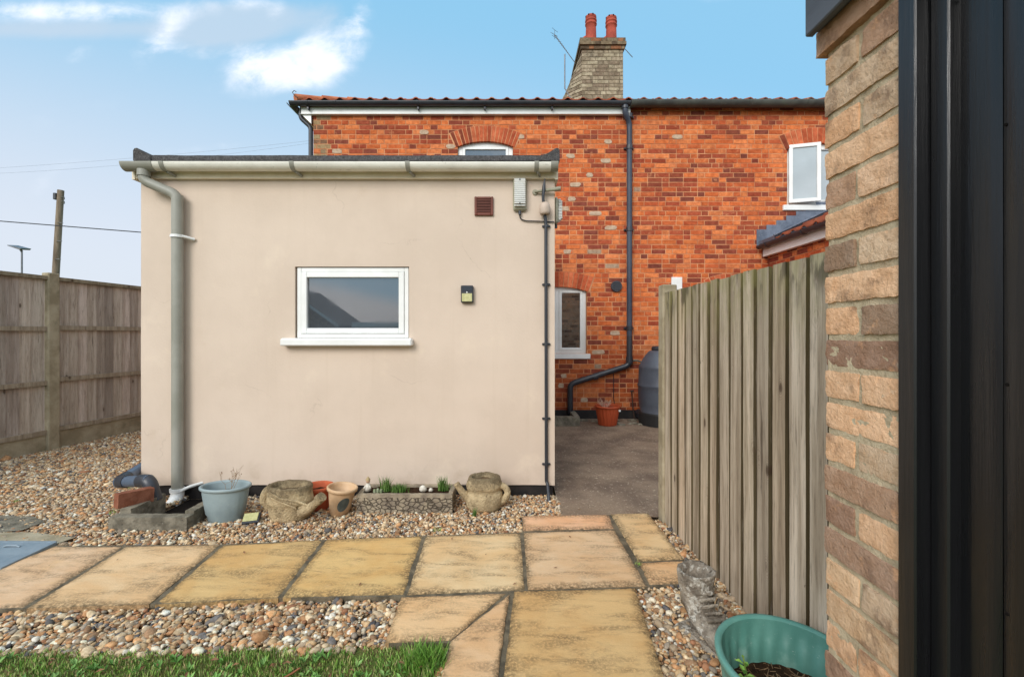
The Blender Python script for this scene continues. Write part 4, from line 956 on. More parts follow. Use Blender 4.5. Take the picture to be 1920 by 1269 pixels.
# ------------------------------------------------------------ wall mounted things
def bulkhead(name, loc, rz_, label, H=.27, Wd=.1):
    t = thing(name, loc, label, 'wall light', 'bulkhead lights at the extension corner'); M4 = Matrix.Translation(loc) @ Matrix.Rotation(rz_, 4, 'Z')
    b = MB(); b.box(-Wd/2-.006, Wd/2+.006, -.035, -.001, 0, H, bev=.014); b.xf(M4); b.build('base', LAMPB, t)
    b = MB(); z0, z1 = .03, H-.012; n = 14; 
    for i in range(n):
        za, zb = z0+(z1-z0)*i/n, z0+(z1-z0)*(i+1)/n-.003; b.box(-Wd/2+.004, Wd/2-.004, -.07+(.012 if i in (0, n-1) else 0), -.036, za, zb, bev=.004)
    b.xf(M4); b.build('lens', CLEARL, t)
    for z_ in (.05, H-.03): b = MB(); b.tube([(0, -.074, z_), (0, -.07, z_)], .006, 8); b.xf(M4); b.build('screw', BLKPL, t)
    b = MB(); b.tube([(0, -.02, 0), (0, -.02, -.03)], .012, 10); b.xf(M4); b.build('gland', BLKPL, t)
    return t
bulkhead('bulkhead_light', (ex(974.5), YE, ez(397)), 0, 'oblong ribbed clear bulkhead light seen face on, under the gutter of the cream wall')
bulkhead('bulkhead_light', (EX1, YE+.1, ez(416)), R(90), 'white bulkhead light seen side on, round the corner of the cream wall', H=.22)
b = MB(); b.tube([(ex(974.5), YE-.02, ez(402)), (ex(975), YE-.012, ez(411)), (ex(985), YE-.012, ez(415)), (ex(1019), YE-.012, ez(416)), (ex(1040)-.004, YE-.01, ez(417))], .005, 6, bend=.04)
tag(b.build('lamp_cable', WIREM, origin=(ex(990), YE, ez(415))), 'thin black cable drooping from the bulkhead light to the wall corner', 'cable')
cr = thing('conduit', (ex(1024), YE, 0), 'black cable conduit clipped down the right edge of the cream wall', 'conduit')
b = MB(); b.tube([(ex(1021), YE-.03, ez(404)), (ex(1023), YE-.025, ez(420)), (ex(1024), YE-.02, ez(900)), (ex(1026), YE-.03, ez(905)), (ex(1027), YE-.1, ez(925)), (ex(1027)-.003, YE-.12, -.03)], .0135, 10, bend=.03); b.build('pipe', BLKPL, cr)
for py in (425, 534, 645, 784, 869):
    b = MB(); X = ex(1024); b.tube([(X, YE-.022, ez(py)-.01), (X, YE-.022, ez(py)+.01)], .0185, 10); b.box(X-.034, X+.034, YE-.016, YE-.002, ez(py)-.009, ez(py)+.009, bev=.004); b.build('clip', BLKPL, cr)
jb = thing('aerial_box', (ex(1021), YE, ez(405)), 'small beige junction box with a tapered black rod aerial above it', 'junction box')
b = MB(); b.lathe([(.0, -.0), (.042, 0), (.046, .02), (.046, .05), (.04, .08), (.024, .097), (0, .1)], (ex(1021), YE-.045, ez(405)), 20, sx=.95, sy=.8); b.build('box', BEIGEB, jb)
b = MB(); b.tube([(ex(1018), YE-.05, ez(382)), (ex(1017.5), YE-.052, ez(372)), (ex(1019), YE-.055, ez(355)), (ex(1020.5), YE-.058, ez(340))], [.012, .0125, .015, .004], 10); b.build('rod', BLKPL, jb)
b = MB(); A1 = (ex(1003), YE-.012, ez(361)); b.tube([A1, (ex(1003), YE-.001, ez(361))], .022, 14); b.tube([(ex(1003), YE-.02, ez(361)), (ex(1050), YE-.06, ez(358))], [.009, .019], 12)
tag(b.build('wall_bracket', LAMPB, origin=A1), 'stubby grey tube bracket sticking out past the wall corner below the gutter', 'bracket')
sl_ = thing('solar_light', (ex(876.5), YE, ez(568)), 'small black solar light with pale yellow lens, on the wall right of the window', 'solar light')
b = MB(); b.box(ex(865), ex(888), YE-.04, YE-.001, ez(568), ez(536), bev=.006); b.build('case', BLKPL, sl_)
b = MB(); b.box(ex(867), ex(886), YE-.0445, YE-.0405, ez(566), ez(551), bev=.002); b.build('lens', SOLARL, sl_)
b = MB(); b.box(ex(867), ex(886), YE-.043, YE-.0405, ez(547), ez(538)); b.build('solar_panel', SOLARP, sl_)
b = MB(); b.tube([(ex(876.5), YE-.048, ez(549)), (ex(876.5), YE-.041, ez(549))], .006, 10); b.build('sensor', WHITE, sl_)

# ------------------------------------------------------------ outbuilding on the right (pier, door, fascia)
ob = thing('brick_outbuilding', (2.2, -1, 0), 'buff brick outbuilding close on the right with a black boarded door', 'outbuilding')
OX, OY = .76, 1.105; OYN = .89
def lump(mb, x0, x1, y0, y1, z0, z1, col, seed, n=(6, 6, 4), amp=.0028):
    r = .0035; i0 = len(mb.v)
    for ax in range(3):
        for sgn in (0, 1):
            a, c = [(1, 2), (0, 2), (0, 1)][ax]; na, nc = n[a], n[c]; lo = (x0, y0, z0); hi = (x1, y1, z1); vs = []
            for q in range(nc+1):
                for p in range(na+1):
                    P = [0, 0, 0]; P[ax] = hi[ax] if sgn else lo[ax]; P[a] = lo[a]+(hi[a]-lo[a])*p/na; P[c] = lo[c]+(hi[c]-lo[c])*q/nc
                    Q = Vector([min(max(P[k], lo[k]+r), hi[k]-r) for k in range(3)]); dlt = Vector(P)-Q
                    if dlt.length > 1e-6: P = Q+dlt.normalized()*min(dlt.length, r)
                    P = Vector(P); nv = Vector(P)*26+Vector((seed*.37, seed*.11, 0))
                    P += (mn.noise_vector(nv)*.7+mn.noise_vector(nv*2.7)*.6+mn.noise_vector(nv*7)*.45)*amp
                    vs.append(P)
            mb.add(vs, [(q*(na+1)+p, q*(na+1)+p+1, (q+1)*(na+1)+p+1, (q+1)*(na+1)+p) for q in range(nc) for p in range(na)], col, True)
b = MB(); bp = random.Random(5)
LIGHT = [(232, 192, 158), (222, 186, 150), (236, 192, 154), (214, 184, 154), (232, 184, 144)]; DARK = [(172, 140, 118), (158, 126, 106), (186, 150, 124), (168, 140, 118)]
gcol = lambda x, z, r: rgb(*r.choice(LIGHT+LIGHT+DARK), r.uniform(.85, 1.05))
for k in range(0, 29):
    z0 = .026+.075*k-.075*0; z1 = z0+.063
    if z1 > 2.2: break
    o_ = .013 if z0 > 1.97 else 0; j = lambda: bp.uniform(-.0025, .0025)
    if k % 2 == 0:
        c = rgb(*bp.choice(DARK if bp.random() < .6 else LIGHT), bp.uniform(.85, 1.1)); s_ = bp.uniform(0, .004)
        lump(b, OX-o_+j(), OX+.1, OYN+.002, OY+o_+j(), z0+j()*.5, z1+j()*.5, c, k*7+1, (4, 26, 9))
    else:
        ym = OYN+.1025+bp.uniform(-.006, .01)
        for (a_, c_) in ((OYN+.002, ym), (ym+.011, OY+o_+j())):
            c = rgb(*bp.choice(LIGHT if bp.random() < .85 else DARK), bp.uniform(.9, 1.12))
            lump(b, OX-o_+j(), OX+.2, a_, c_, z0+j()*.5, z1+j()*.5, c, k*7+a_*50, (6, 13, 9))
brickwall(b, OX+.215, OX+3.6, .026, 2.09, lambda u_, v_, w_: (u_, OY-.006+w_, v_), (), gcol, seed=44, v_off=.026)
for k in range(18):      # gable triangle courses
    z_ = 2.09+k*.075; xa_ = OX+.05+(z_-2.09)/.62; xb_ = OX+3.6-(z_-2.09)/.62
    if xb_-xa_ > .3: brickwall(b, xa_, xb_, z_, z_+.07, lambda u_, v_, w_: (u_, OY-.006+w_, v_), (), gcol, seed=60+k)
ow = b.build('wall', PBRICK, ob, recalc=False)
b = MB(); N1, N2 = 14, 120; vs = []
for q in range(N2+1):
    for p in range(N1+1):
        Y, Z = OYN+.004+(OY-.006-OYN-.004)*p/N1, -.02+2.12*q/N2; P = Vector((OX+.0042, Y, Z)); P.x += mn.noise(P*45)*.0028+mn.noise(P*110)*.0014; vs.append(P)
b.add(vs, [(q*(N1+1)+p, q*(N1+1)+p+1, (q+1)*(N1+1)+p+1, (q+1)*(N1+1)+p) for q in range(N2) for p in range(N1)], (1, 1, 1, 1), True)
b.box(OX+.0065, OX+3.6, OY-.2, OY-.004, -.05, 2.1)
b.add([(OX+.03, OY-.009, 2.1), (OX+3.6, OY-.009, 2.1), (OX+1.82, OY-.009, 3.2)], [(0, 1, 2)])
b.box(OX+.02, OX+.12, -3.2, -.35, -.05, 2.1, col=(1, 1, 1, 1)); b.box(OX+3.5, OX+3.6, -3.2, OY-.2, -.05, 2.1)
b.build('mortar', PMORTAR, ow, recalc=False)
b = MB(); b.box(.712, .732, -3.3, OY+.002, 2.022, 2.20, bev=.003); b.box(.732, OX+.02, -3.3, OY+.0, 2.034, 2.045); fa = b.build('fascia', SLATE, ob)
b = MB(); sl1 = math.tan(R(32))
for s_ in (1, -1):
    cxm = OX+1.82; x_e = .64 if s_ == 1 else OX+3.78
    b.add([(x_e, -3.4, 2.2), (x_e, OY+.06, 2.2), (cxm, OY+.06, 3.32), (cxm, -3.4, 3.32), (x_e, -3.4, 2.23), (x_e, OY+.06, 2.23), (cxm, OY+.06, 3.36), (cxm, -3.4, 3.36)], [(0, 1, 2, 3), (4, 5, 6, 7), (0, 1, 5, 4), (1, 2, 6, 5), (0, 3, 7, 4)])
b.build('roof', ROOFG, ob)
# door frame and door
b = MB(); b.box(.752, .80, .849, .8885, -.02, 2.03, bev=.003); b.box(.757, .80, .8885, .8915, -.02, 2.03); fr = b.build('door_frame', BLACKW, ob)
b = MB(); b.box(.779, .83, .812, .8485, -.02, 2.03, bev=.003); b.box(.78, .84, -.35, -.31, -.02, 2.03); b.box(.77, .84, -.31, .8, 1.99, 2.03); b.build('door_stop', BLACKW, fr)
b = MB(); y_ = .836
r = random.Random(3)
i0 = 0
for k in range(13):
    ya, yb = y_-.0915, y_-.0015; n = 8; vs = []
    for z_ in [i*.1-.01 for i in range(21)]:
        for p in range(n+1):
            t = p/n; cup = .0022*(1-(2*t-1)**2)*(-1 if k % 2 else 1); e = .003 if p in (0, n) else 0
            vs.append((.80+cup*.6+e+.0006*mn.noise(Vector((t*3+k*9, z_*1.2, 0))), ya+(yb-ya)*t, z_))
    b.add(vs, [(q*(n+1)+p, q*(n+1)+p+1, (q+1)*(n+1)+p+1, (q+1)*(n+1)+p) for q in range(20) for p in range(n)], (1, 1, 1, 1), True)
    y_ -= .0915
b.box(.806, .84, -.3, .83, -.01, 1.99)
dr = b.build('door', BLACKW, ob, recalc=False)
b = MB()
for z_, y_ in ((1.9, .735), (1.64, .737), (1.22, .735), (1.9, .8), (.85, .735)):
    b = MB(); b.tube([(.7985, y_, z_), (.802, y_, z_)], .0028, 8); b.build('nail', DARKHOLE, dr)

# ------------------------------------------------------------ fences
def board(mb, P0, P1, nrm, z0, z1, th, col, seed, lift0=.0, lift1=.012, edge=None):
    """featheredge board between ground points P0,P1 (thin edge at P0)"""
    P0, P1, nrm = Vector(P0), Vector(P1), Vector(nrm); nz = 10; vs = []
    zt = z1+random.Random(seed).uniform(-.003, .003)
    for i in range(nz+1):
        z_ = z0+(zt-z0)*i/nz; wv = mn.noise(Vector((seed*3.3, z_*1.3, 0)))*.0035
        a = P0+nrm*(lift0+wv); m_ = (P0+P1)/2+nrm*((lift0+lift1)/2+wv+.002*mn.noise(Vector((seed, z_*2, 4)))); c = P1+nrm*(lift1+wv)
        d = Vector((P1-P0)).normalized()*mn.noise(Vector((seed*1.7, z_*.9, 7)))*.004
        vs += [(a.x, a.y, z_), (m_.x, m_.y, z_), (c.x+d.x, c.y+d.y, z_), (c.x+d.x-nrm.x*th, c.y+d.y-nrm.y*th, z_), (a.x-nrm.x*th, a.y-nrm.y*th, z_)]
    fs = []
    for i in range(nz):
        o = i*5
        for j in range(5): fs.append((o+j, o+(j+1) % 5, o+5+(j+1) % 5, o+5+j))
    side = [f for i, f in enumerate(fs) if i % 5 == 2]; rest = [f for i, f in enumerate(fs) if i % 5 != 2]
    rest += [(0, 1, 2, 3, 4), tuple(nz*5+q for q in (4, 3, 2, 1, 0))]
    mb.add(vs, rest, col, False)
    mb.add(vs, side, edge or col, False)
# right fence: boards face -x
FR = thing('wooden_fence', (1.12, 2.4, 0), 'tall weathered close board fence panel with mossy top edge, right of the paved path', 'fence')
b = MB(); y = 3.196; k = 0; r = random.Random(2)
d_ = Vector((.046, -1)).normalized(); n_ = Vector((-d_.y, d_.x))*-1
n_ = Vector((-1, -.046)).normalized()
pos = Vector((1.087, 3.196))
while pos.y > 1.13:
    L = r.uniform(.098, .122)
    c = rgb(*r.choice([(210, 194, 172), (196, 180, 158), (216, 200, 180), (188, 172, 152), (204, 184, 160)]), r.uniform(.78, 1.1))
    q = pos+d_*(L+.012)
    q = pos+d_*(L-r.uniform(.012, .024)); board(b, (pos.x, pos.y, 0), (q.x, q.y, 0), (n_.x, n_.y, 0), -.03, 1.60+r.uniform(-.004, .004), .016, c, k+11, r.uniform(.009, .014), r.uniform(.012, .018), rgb(104, 92, 68))  # last colour: algae-brown board edges, darkened to paint in the shade of the gaps
    pos = pos+d_*L; k += 1
b.build('panel', WOODR, FR)
b = MB(); P0 = Vector((1.087, 3.2))-n_*.006; P1 = Vector((1.087+.046*2.08, 1.13))-n_*.006
q = [P0, P1, P1-n_*.008, P0-n_*.008]; b.prism(q, lambda p: (p[0], p[1], -.03), lambda p: (p[0], p[1], 1.592), col=rgb(112, 98, 74)); b.build('backing_board', WOODR, FR)  # damp olive brown, kept dark so the gaps read as shaded
b = MB()
for z_ in (.25, .85, 1.42):
    P0 = Vector((1.087, 3.2))-n_*.012; P1 = Vector((1.087+.046*2.06, 1.14))-n_*.012
    q = [P0, P1, P1-n_*.04, P0-n_*.04]; b.prism(q, lambda p: (p[0], p[1], z_), lambda p: (p[0], p[1], z_+.07), col=rgb(140, 126, 106))
b.build('rail', WOODR, FR)
b = MB(); b.box(1.06, 1.16, 3.2, 3.3, -.05, 1.655, bev=.006); b.disp(.0015, 20); b.build('post', CONC, FR)
sr = thing('fence_stub', (1.25, 3.4, 0), '', 'x'); bpy.data.objects.remove(sr)

# left fence: faces +x
FL = thing('wooden_fence', (-5.3, 5.2, 0), 'grey brown close board fence with concrete posts along the left of the gravel', 'fence')
dl = Vector((.14, 1)).normalized(); nl = Vector((dl.y, -dl.x))
def FLp(y_): return Vector((-5.29+(y_-5.23)*.14, y_))
bays = [(1.55, 3.32), (3.42, 5.17), (5.29, 7.05), (7.17, 8.9), (9.02, 10.8)]
for bi, (ya, yb) in enumerate(bays):
    b = MB(); y = ya; k = 0
    while y < yb-.02:
        L = r.uniform(.095, .12); P0 = FLp(y)-nl*.03; P1 = FLp(min(y+L+.012, yb))-nl*.03
        c = rgb(*r.choice([(204, 188, 172), (190, 176, 162), (212, 196, 180), (172, 158, 146), (198, 182, 170)]), r.uniform(.74, 1.12))
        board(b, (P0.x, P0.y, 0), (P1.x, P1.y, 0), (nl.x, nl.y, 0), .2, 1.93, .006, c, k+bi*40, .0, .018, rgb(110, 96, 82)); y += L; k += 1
    b.build('panel', WOODL, FL)
    b = MB()
    for z_ in ((.79, 1.39, .22) if bi != 1 else (.76, 1.375, .2)):
        q = [FLp(ya)+nl*-.012, FLp(yb)+nl*-.012, FLp(yb)+nl*.022, FLp(ya)+nl*.022]; b.prism(q, lambda p: (p[0], p[1], z_-.03), lambda p: (p[0], p[1], z_+.02), col=rgb(168, 154, 134))
    b.build('rail', WOODL, FL)
    b = MB(); q = [FLp(ya)+nl*-.055, FLp(yb)+nl*-.055, FLp(yb)+nl*.03, FLp(ya)+nl*.03]; b.prism(q, lambda p: (p[0], p[1], 1.93), lambda p: (p[0], p[1], 1.97), col=rgb(146, 134, 112)); b.build('capping', WOODL, FL)
    b = MB(); q = [FLp(ya)+nl*-.045, FLp(yb)+nl*-.045, FLp(yb)+nl*.005, FLp(ya)+nl*.005]; b.prism(q, lambda p: (p[0], p[1], -.06), lambda p: (p[0], p[1], .185)); b.build('gravel_board', CONC, FL)
for y_ in (3.37, 5.23, 7.11, 8.96):
    P = FLp(y_); b = MB(); b.box(-.05, .05, -.06, .06, -.06, 2.01, bev=.01); b.xf(Matrix.Translation((P.x-.01, P.y, 0)) @ Matrix.Rotation(-math.atan(.14), 4, 'Z')); b.build('post', CONC, FL)

# ------------------------------------------------------------ beyond the fence
pd = 24
pl = thing('utility_pole', W(104, 560, pd)[:2]+(0,), 'weathered wooden telegraph pole leaning slightly behind the left fence', 'utility pole')
b = MB(); top = Vector(W(114, 357, pd)); dwn = Vector(W(103.5, 530, pd)); bot = dwn+(dwn-top)*(dwn.z+.1)/(top.z-dwn.z)
b.tube([bot, top], [.17, .14], 14); b.build('pole', WOODP, pl)
b = MB(); c_ = W(104.5, 368, pd-.1); b.box(c_[0]-.09, c_[0]+.06, c_[1]-.08, c_[1]+.08, c_[2]-.18, c_[2]+.16, bev=.02); b.tube([(c_[0], c_[1], c_[2]+.05), (top.x, top.y-.1, c_[2]+.1)], .03, 6); b.build('terminal_box', BLKPL, pl)
b = MB(); 
for py in (370, 378): q = W(119.5, py, pd-.1); b.tube([(q[0]-.1, q[1], q[2]), (q[0]+.02, q[1], q[2]), (q[0]+.02, q[1], q[2]-.12)], .03, 6)
b.build('insulator', IRON, pl)
b = MB(); q = W(111, 440, pd-.17); 
for k in range(3): q = W(111.5-k*2.2, 418+k*34, pd-.19); b.tube([(q[0]-.14, q[1]+.06, q[2]), (q[0], q[1]-.02, q[2]), (q[0]+.14, q[1]+.06, q[2])], .018, 5)
b.build('step_band', ALU, pl)
FWIRE = M('pale_wire', rgb(150, 158, 170), None, 3, 2, .6, 0)
def wire(name, a, c, sag, r_, label):
    a, c = Vector(a), Vector(c); P = []
    for i in range(25):
        t = i/24; p = a.lerp(c, t); p.z -= sag*4*t*(1-t); P.append(p)
    b = MB(); b.tube(P, r_, 5); tag(b.build(name, WIREM if r_ > .015 else FWIRE, origin=tuple((a+c)/2)), label, 'wire')
wire('overhead_wire', W(-160, 402, 18), W(420, 448, 18), .0, .02, 'thick dark overhead cable crossing low in front of the telegraph pole')
wire('overhead_wire', W(-120, 322, 40), W(600, 262, 40), .25, .008, 'upper faint thin wire high in the pale sky on the left')
wire('overhead_wire', W(-120, 330, 40), W(600, 266, 40), .5, .008, 'lower faint thin wire high in the pale sky on the left')
ld = 32
lm = thing('street_lamp', W(41, 560, ld)[:2]+(0,), 'small solar street lamp with a tilted flat panel, left of the telegraph pole', 'street lamp')
b = MB(); q = W(41, 473, ld); b.tube([(q[0], ld, 0), (q[0], ld, q[2])], [.06, .05], 8); b.build('post', ALU, lm)
b = MB(); a_, c_ = Vector(W(24, 461, ld)), Vector(W(49, 467.5, ld)); 
b.add([a_+Vector((0, -.35, 0)), c_+Vector((0, -.35, 0)), c_+Vector((0, .35, .1)), a_+Vector((0, .35, .1)), a_+Vector((0, -.35, -.06)), c_+Vector((-.1, -.35, -.1)), c_+Vector((-.1, .35, 0)), a_+Vector((0, .35, .04))], [(0, 1, 2, 3), (4, 7, 6, 5), (0, 4, 5, 1), (1, 5, 6, 2), (2, 6, 7, 3), (3, 7, 4, 0)])
b.tube([W(41, 472, ld), W(37, 465, ld)], .07, 8); b.build('lamp_head', ALU, lm)
# houses behind the camera (seen mirrored in the windows)
hb = thing('bungalow', (-29, -55, 0), 'buff brick bungalow with white bargeboards mirrored in the extension window', 'bungalow')
b = MB(); b.prism([(-35, 0), (-22.4, 0), (-22.4, 2.5), (-28.6, 6.9), (-35, 2.5)], lambda p: (p[0], -50, p[1]), lambda p: (p[0], -60, p[1])); b.build('wall', HOUSEW, hb)
b = MB(); b.prism([(-21.8, 2.3), (-28.6, 7.2), (-28.6, 7.5), (-21.6, 2.5)], lambda p: (p[0], -49.4, p[1]), lambda p: (p[0], -60.4, p[1])); b.prism([(-35.6, 2.3), (-28.6, 7.2), (-28.6, 7.5), (-35.8, 2.5)], lambda p: (p[0], -49.4, p[1]), lambda p: (p[0], -60.4, p[1])); b.build('roof', ROOFG, hb)
b = MB(); b.prism([(-21.8, 2.25), (-28.6, 7.05), (-28.6, 7.4), (-21.6, 2.5)], lambda p: (p[0], -49.3, p[1]), lambda p: (p[0], -49.39, p[1])); b.build('bargeboard', WHITE, hb)
gb = thing('garage', (-17, -53, 0), 'low flat roofed garage with a white fascia mirrored in the extension window', 'garage')
b = MB(); b.box(-20, -13.5, -56, -50, 0, 2.3); b.build('wall', HOUSEW, gb); b = MB(); b.box(-20.2, -13.3, -56.2, -49.8, 2.3, 2.9); b.build('fascia', WHITE, gb)

# ------------------------------------------------------------ gully and pipe at the left corner
gu = thing('drain_surround', (-2.44, 3.3, 0), 'speckled concrete kerb surround boxing in the drain under the grey downpipe', 'drain surround')
b = MB(); i0 = 0
for (x0, x1, y0, y1, h_) in ((-2.72, -2.19, 3.065, 3.14, .072), (-2.26, -2.195, 3.142, YE-.01, .088), (-2.71, -2.63, 3.142, 3.46, .10)):
    nx, ny = max(2, int((x1-x0)/.02)), max(2, int((y1-y0)/.02)); lump(b, x0, x1, y0, y1, -.06, h_, (1, 1, 1, 1), 3, (nx, ny, 6), .003)
b.build('kerb', OLDCONC, gu)
b = MB(); b.box(-2.63, -2.26, 3.142, YE-.012, -.049, -.04); b.build('drain_bottom', DARKHOLE, gu)
b = MB(); lump(b, -.033, .033, -.108, .108, 0, .10, rgb(140, 92, 72), 77, (6, 14, 6), .003); b.xf(Matrix.Translation((-2.70, 3.25, .092)) @ Matrix.Rotation(R(-28), 4, 'Z') @ Matrix.Rotation(R(-4), 4, 'X'))
tag(b.build('loose_brick', BRICK, origin=(-2.70, 3.25, .092)), 'single orange brick resting on the drain kerb under the grey waste pipe', 'brick')
sp = thing('waste_pipe', (-3.0, 3.6, .15), 'grey plastic waste pipe with black elbows bending round the left corner of the extension', 'pipe')
pa, pb, pc = Vector((-3.20, 4.15, .20)), Vector((-3.04, 3.52, .165)), Vector((-2.71, 3.40, .215))
b = MB(); b.tube([pa, pb], .042, 16); b.tube([pb, pc], .042, 16); b.build('pipe', SOILPIPE, sp)
b = MB(); d1 = (pa-pb).normalized(); d2 = (pc-pb).normalized(); b.tube([pb+d1*.11, pb, pb+d2*.10], .047, 16, bend=.08); b.build('elbow', BLKPL, sp)
b = MB(); b.tube([pc-d2*.1, pc, pc+Vector((.045, -.0, -.15))], .048, 16, bend=.09); b.build('elbow', BLKPL, sp)

# ------------------------------------------------------------ pots and planters
def stems(name, c, n, h, spread, mat, label, group=None, br=3, r0=.0016, seed=1):
    q = random.Random(seed); b = MB()
    for k in range(n):
        a = q.uniform(0, 6.28); p = Vector(c)+Vector((math.cos(a), math.sin(a), 0))*spread*.25*q.random(); d = Vector((math.cos(a)*spread, math.sin(a)*spread, h*q.uniform(.6, 1)))
        P = [p]
        for i in range(1, 6): P.append(p+d*(i/5)+Vector((q.gauss(0, .006), q.gauss(0, .006), 0)))
        b.tube(P, [r0*(1-.12*i) for i in range(6)], 5)
        for j in range(br):
            s_ = P[q.randint(2, 4)]; e = s_+Vector((q.gauss(0, .02), q.gauss(0, .02), q.uniform(.01, .05))); b.tube([s_, (s_+e)/2+Vector((q.gauss(0, .004), 0, 0)), e], r0*.5, 4)
            if q.random() < .6: b.tube([e, e+Vector((.003, 0, .006))], .003, 5)
    return tag(b.build(name, mat, origin=tuple(c)), label, 'dead plant', group)
def soildisc(parent, c, rx, ry, z, mat=SOIL, seed=0):
    b = MB(); vs = [(c[0], c[1], z+.01)]; fs = []; Rn, Sn = 8, 28
    for i in range(1, Rn+1):
        for k in range(Sn):
            a = 2*math.pi*k/Sn; x, y = c[0]+rx*i/Rn*math.cos(a), c[1]+ry*i/Rn*math.sin(a); vs.append((x, y, z+.008*mn.noise(Vector((x*30, y*30, seed)))))
    for k in range(Sn): fs.append((0, 1+k, 1+(k+1) % Sn))
    for i in range(Rn-1):
        for k in range(Sn): fs.append((1+i*Sn+k, 1+(i+1)*Sn+k, 1+(i+1)*Sn+(k+1) % Sn, 1+i*Sn+(k+1) % Sn))
    b.add(vs, fs, (1, 1, 1, 1), True); return b.build('soil', mat, parent)
# blue-grey oval planter
pc = ((423-960)/F*3.26, 3.26); q = thing('oval_planter', pc+(-.02,), 'pale blue grey oval plastic planter with a rolled rim, standing by the drain', 'planter')
fl = lambda a, i, z: 1+(.012*math.cos(a*16) if .05 < z < .19 else 0)
fl = lambda a, i, z: 1+(-.018 if (.04 < z < .185 and abs(math.sin(a*7)) < .16) else 0)
b = MB(); b.lathe([(.0, 0), (.112, 0), (.12, .006), (.122, .04), (.134, .055), (.148, .14), (.156, .19), (.158, .225)], (pc[0], pc[1], -.02), 84, sx=1.0, sy=.68, flute=fl); b.lathe([(.158, .225), (.168, .226), (.175, .234), (.174, .246), (.166, .25), (.155, .247), (.15, .235), (.145, .15), (.14, .14)], (pc[0], pc[1], -.02), 84, sx=1, sy=.7)
b.build('tub', BLUEPL, q); soildisc(q, pc, .146, .1, .165)
stems('dead_plant', (pc[0]+.03, pc[1], .17), 6, .2, .07, STRAW, 'dry brown stems rising from the blue grey oval planter', seed=4)
# stone watering can planter
wc_ = thing('stone_watering_can', (-1.54, 3.28, -.02), 'sandy cast stone planter shaped as a watering can with a spout to the right', 'planter')
b = MB(); C0 = (-1.60, 3.28, -.02)
b.lathe([(0, 0), (.12, 0), (.135, .02), (.142, .08), (.15, .12), (.158, .125), (.152, .15), (.148, .2), (.15, .235), (.14, .248), (.12, .24), (.115, .2), (.11, .16), (0, .15)], C0, 56, sx=1.05, sy=.75)
b.tube([(-1.47, 3.2, .06), (-1.40, 3.16, .1), (-1.34, 3.13, .155), (-1.315, 3.12, .18)], [.045, .032, .024, .022], 12); b.tube([(-1.335, 3.13, .165), (-1.30, 3.12, .195)], [.036, .034], 12)
b.tube([(-1.73, 3.28, .21), (-1.775, 3.27, .17), (-1.785, 3.265, .11), (-1.745, 3.27, .06)], .028, 10, bend=.05)
b.tube([(-1.70, 3.17, .215), (-1.6, 3.14, .17), (-1.5, 3.16, .15), (-1.42, 3.155, .12)], .007, 8); b.tube([(-1.7, 3.165, .18), (-1.6, 3.145, .14), (-1.5, 3.155, .10)], .006, 8)
b.disp(.006, 16, 3); b.build('can', STONE, wc_); soildisc(wc_, (C0[0], C0[1]), .12, .085, .175, EARTH)
# terracotta ribbed pot
tcx = ((597-960)/F*3.46, 3.46); q = thing('ribbed_pot', tcx+(-.02,), 'small ribbed terracotta pot behind the beige pot', 'plant pot')
pr = [(0, 0), (.07, 0)]
for i in range(6): pr += [(.072+.005*i, .012+i*.022), (.079+.005*i, .022+i*.022)]
pr += [(.1, .15), (.112, .155), (.113, .178), (.104, .182), (.098, .17), (.09, .13)]
b = MB(); b.lathe(pr, (tcx[0], tcx[1], -.02), 40); b.build('pot', TERRA, q); soildisc(q, tcx, .09, .09, .115)
# beige pot leaning
bx = ((636-960)/F*3.36, 3.36); q = thing('beige_pot', bx+(-.02,), 'beige glazed pot with a dark oval emblem, between the terracotta pot and the stone trough', 'plant pot')
tilt = Matrix.Rotation(R(7), 4, 'Y')
b = MB(); b.lathe([(0, 0), (.06, 0), (.066, .005), (.076, .06), (.088, .13), (.093, .165), (.096, .178), (.108, .182), (.11, .2), (.104, .206), (.095, .204), (.09, .19), (.082, .13), (0, .12)], (bx[0], bx[1], -.02), 44, mat=tilt); b.build('pot', BEIGE, q)
b = MB(); vs = []; n = 24
for rr in (0, .5, 1):
    for k in range(n):
        a = 2*math.pi*k/n; du, dz = .042*rr*math.cos(a), .05*rr*math.sin(a); z_ = .098+dz+du*.35; ang = R(-58)+du/.086; rad = .0765+(.0945-.0765)*(z_-.06)/.105+.0016
        p = tilt @ Vector((rad*math.cos(ang), rad*math.sin(ang), z_)); vs.append((p.x+bx[0], p.y+bx[1], p.z-.02))
b.add(vs, [(i*n+k, i*n+(k+1) % n, (i+1)*n+(k+1) % n, (i+1)*n+k) for i in range(2) for k in range(n)], (1, 1, 1, 1), True); b.build('emblem', DARKG, q)
# small solar light lying on the gravel
q = thing('fallen_solar_light', (-1.80, 3.2, 0), 'small solar light lying face up on the gravel beside the stone watering can', 'solar light')
mm = Matrix.Translation((-1.83, 3.2, .004)) @ Matrix.Rotation(R(18), 4, 'Z') @ Matrix.Rotation(R(24), 4, 'X')
b = MB(); b.box(-.055, .055, -.045, .045, 0, .022, bev=.005); b.xf(mm); b.build('case', BLKPL, q); b = MB(); b.box(-.05, .042, -.036, .038, .0222, .027, bev=.002); b.xf(mm); b.build('lens', SOLARL, q)
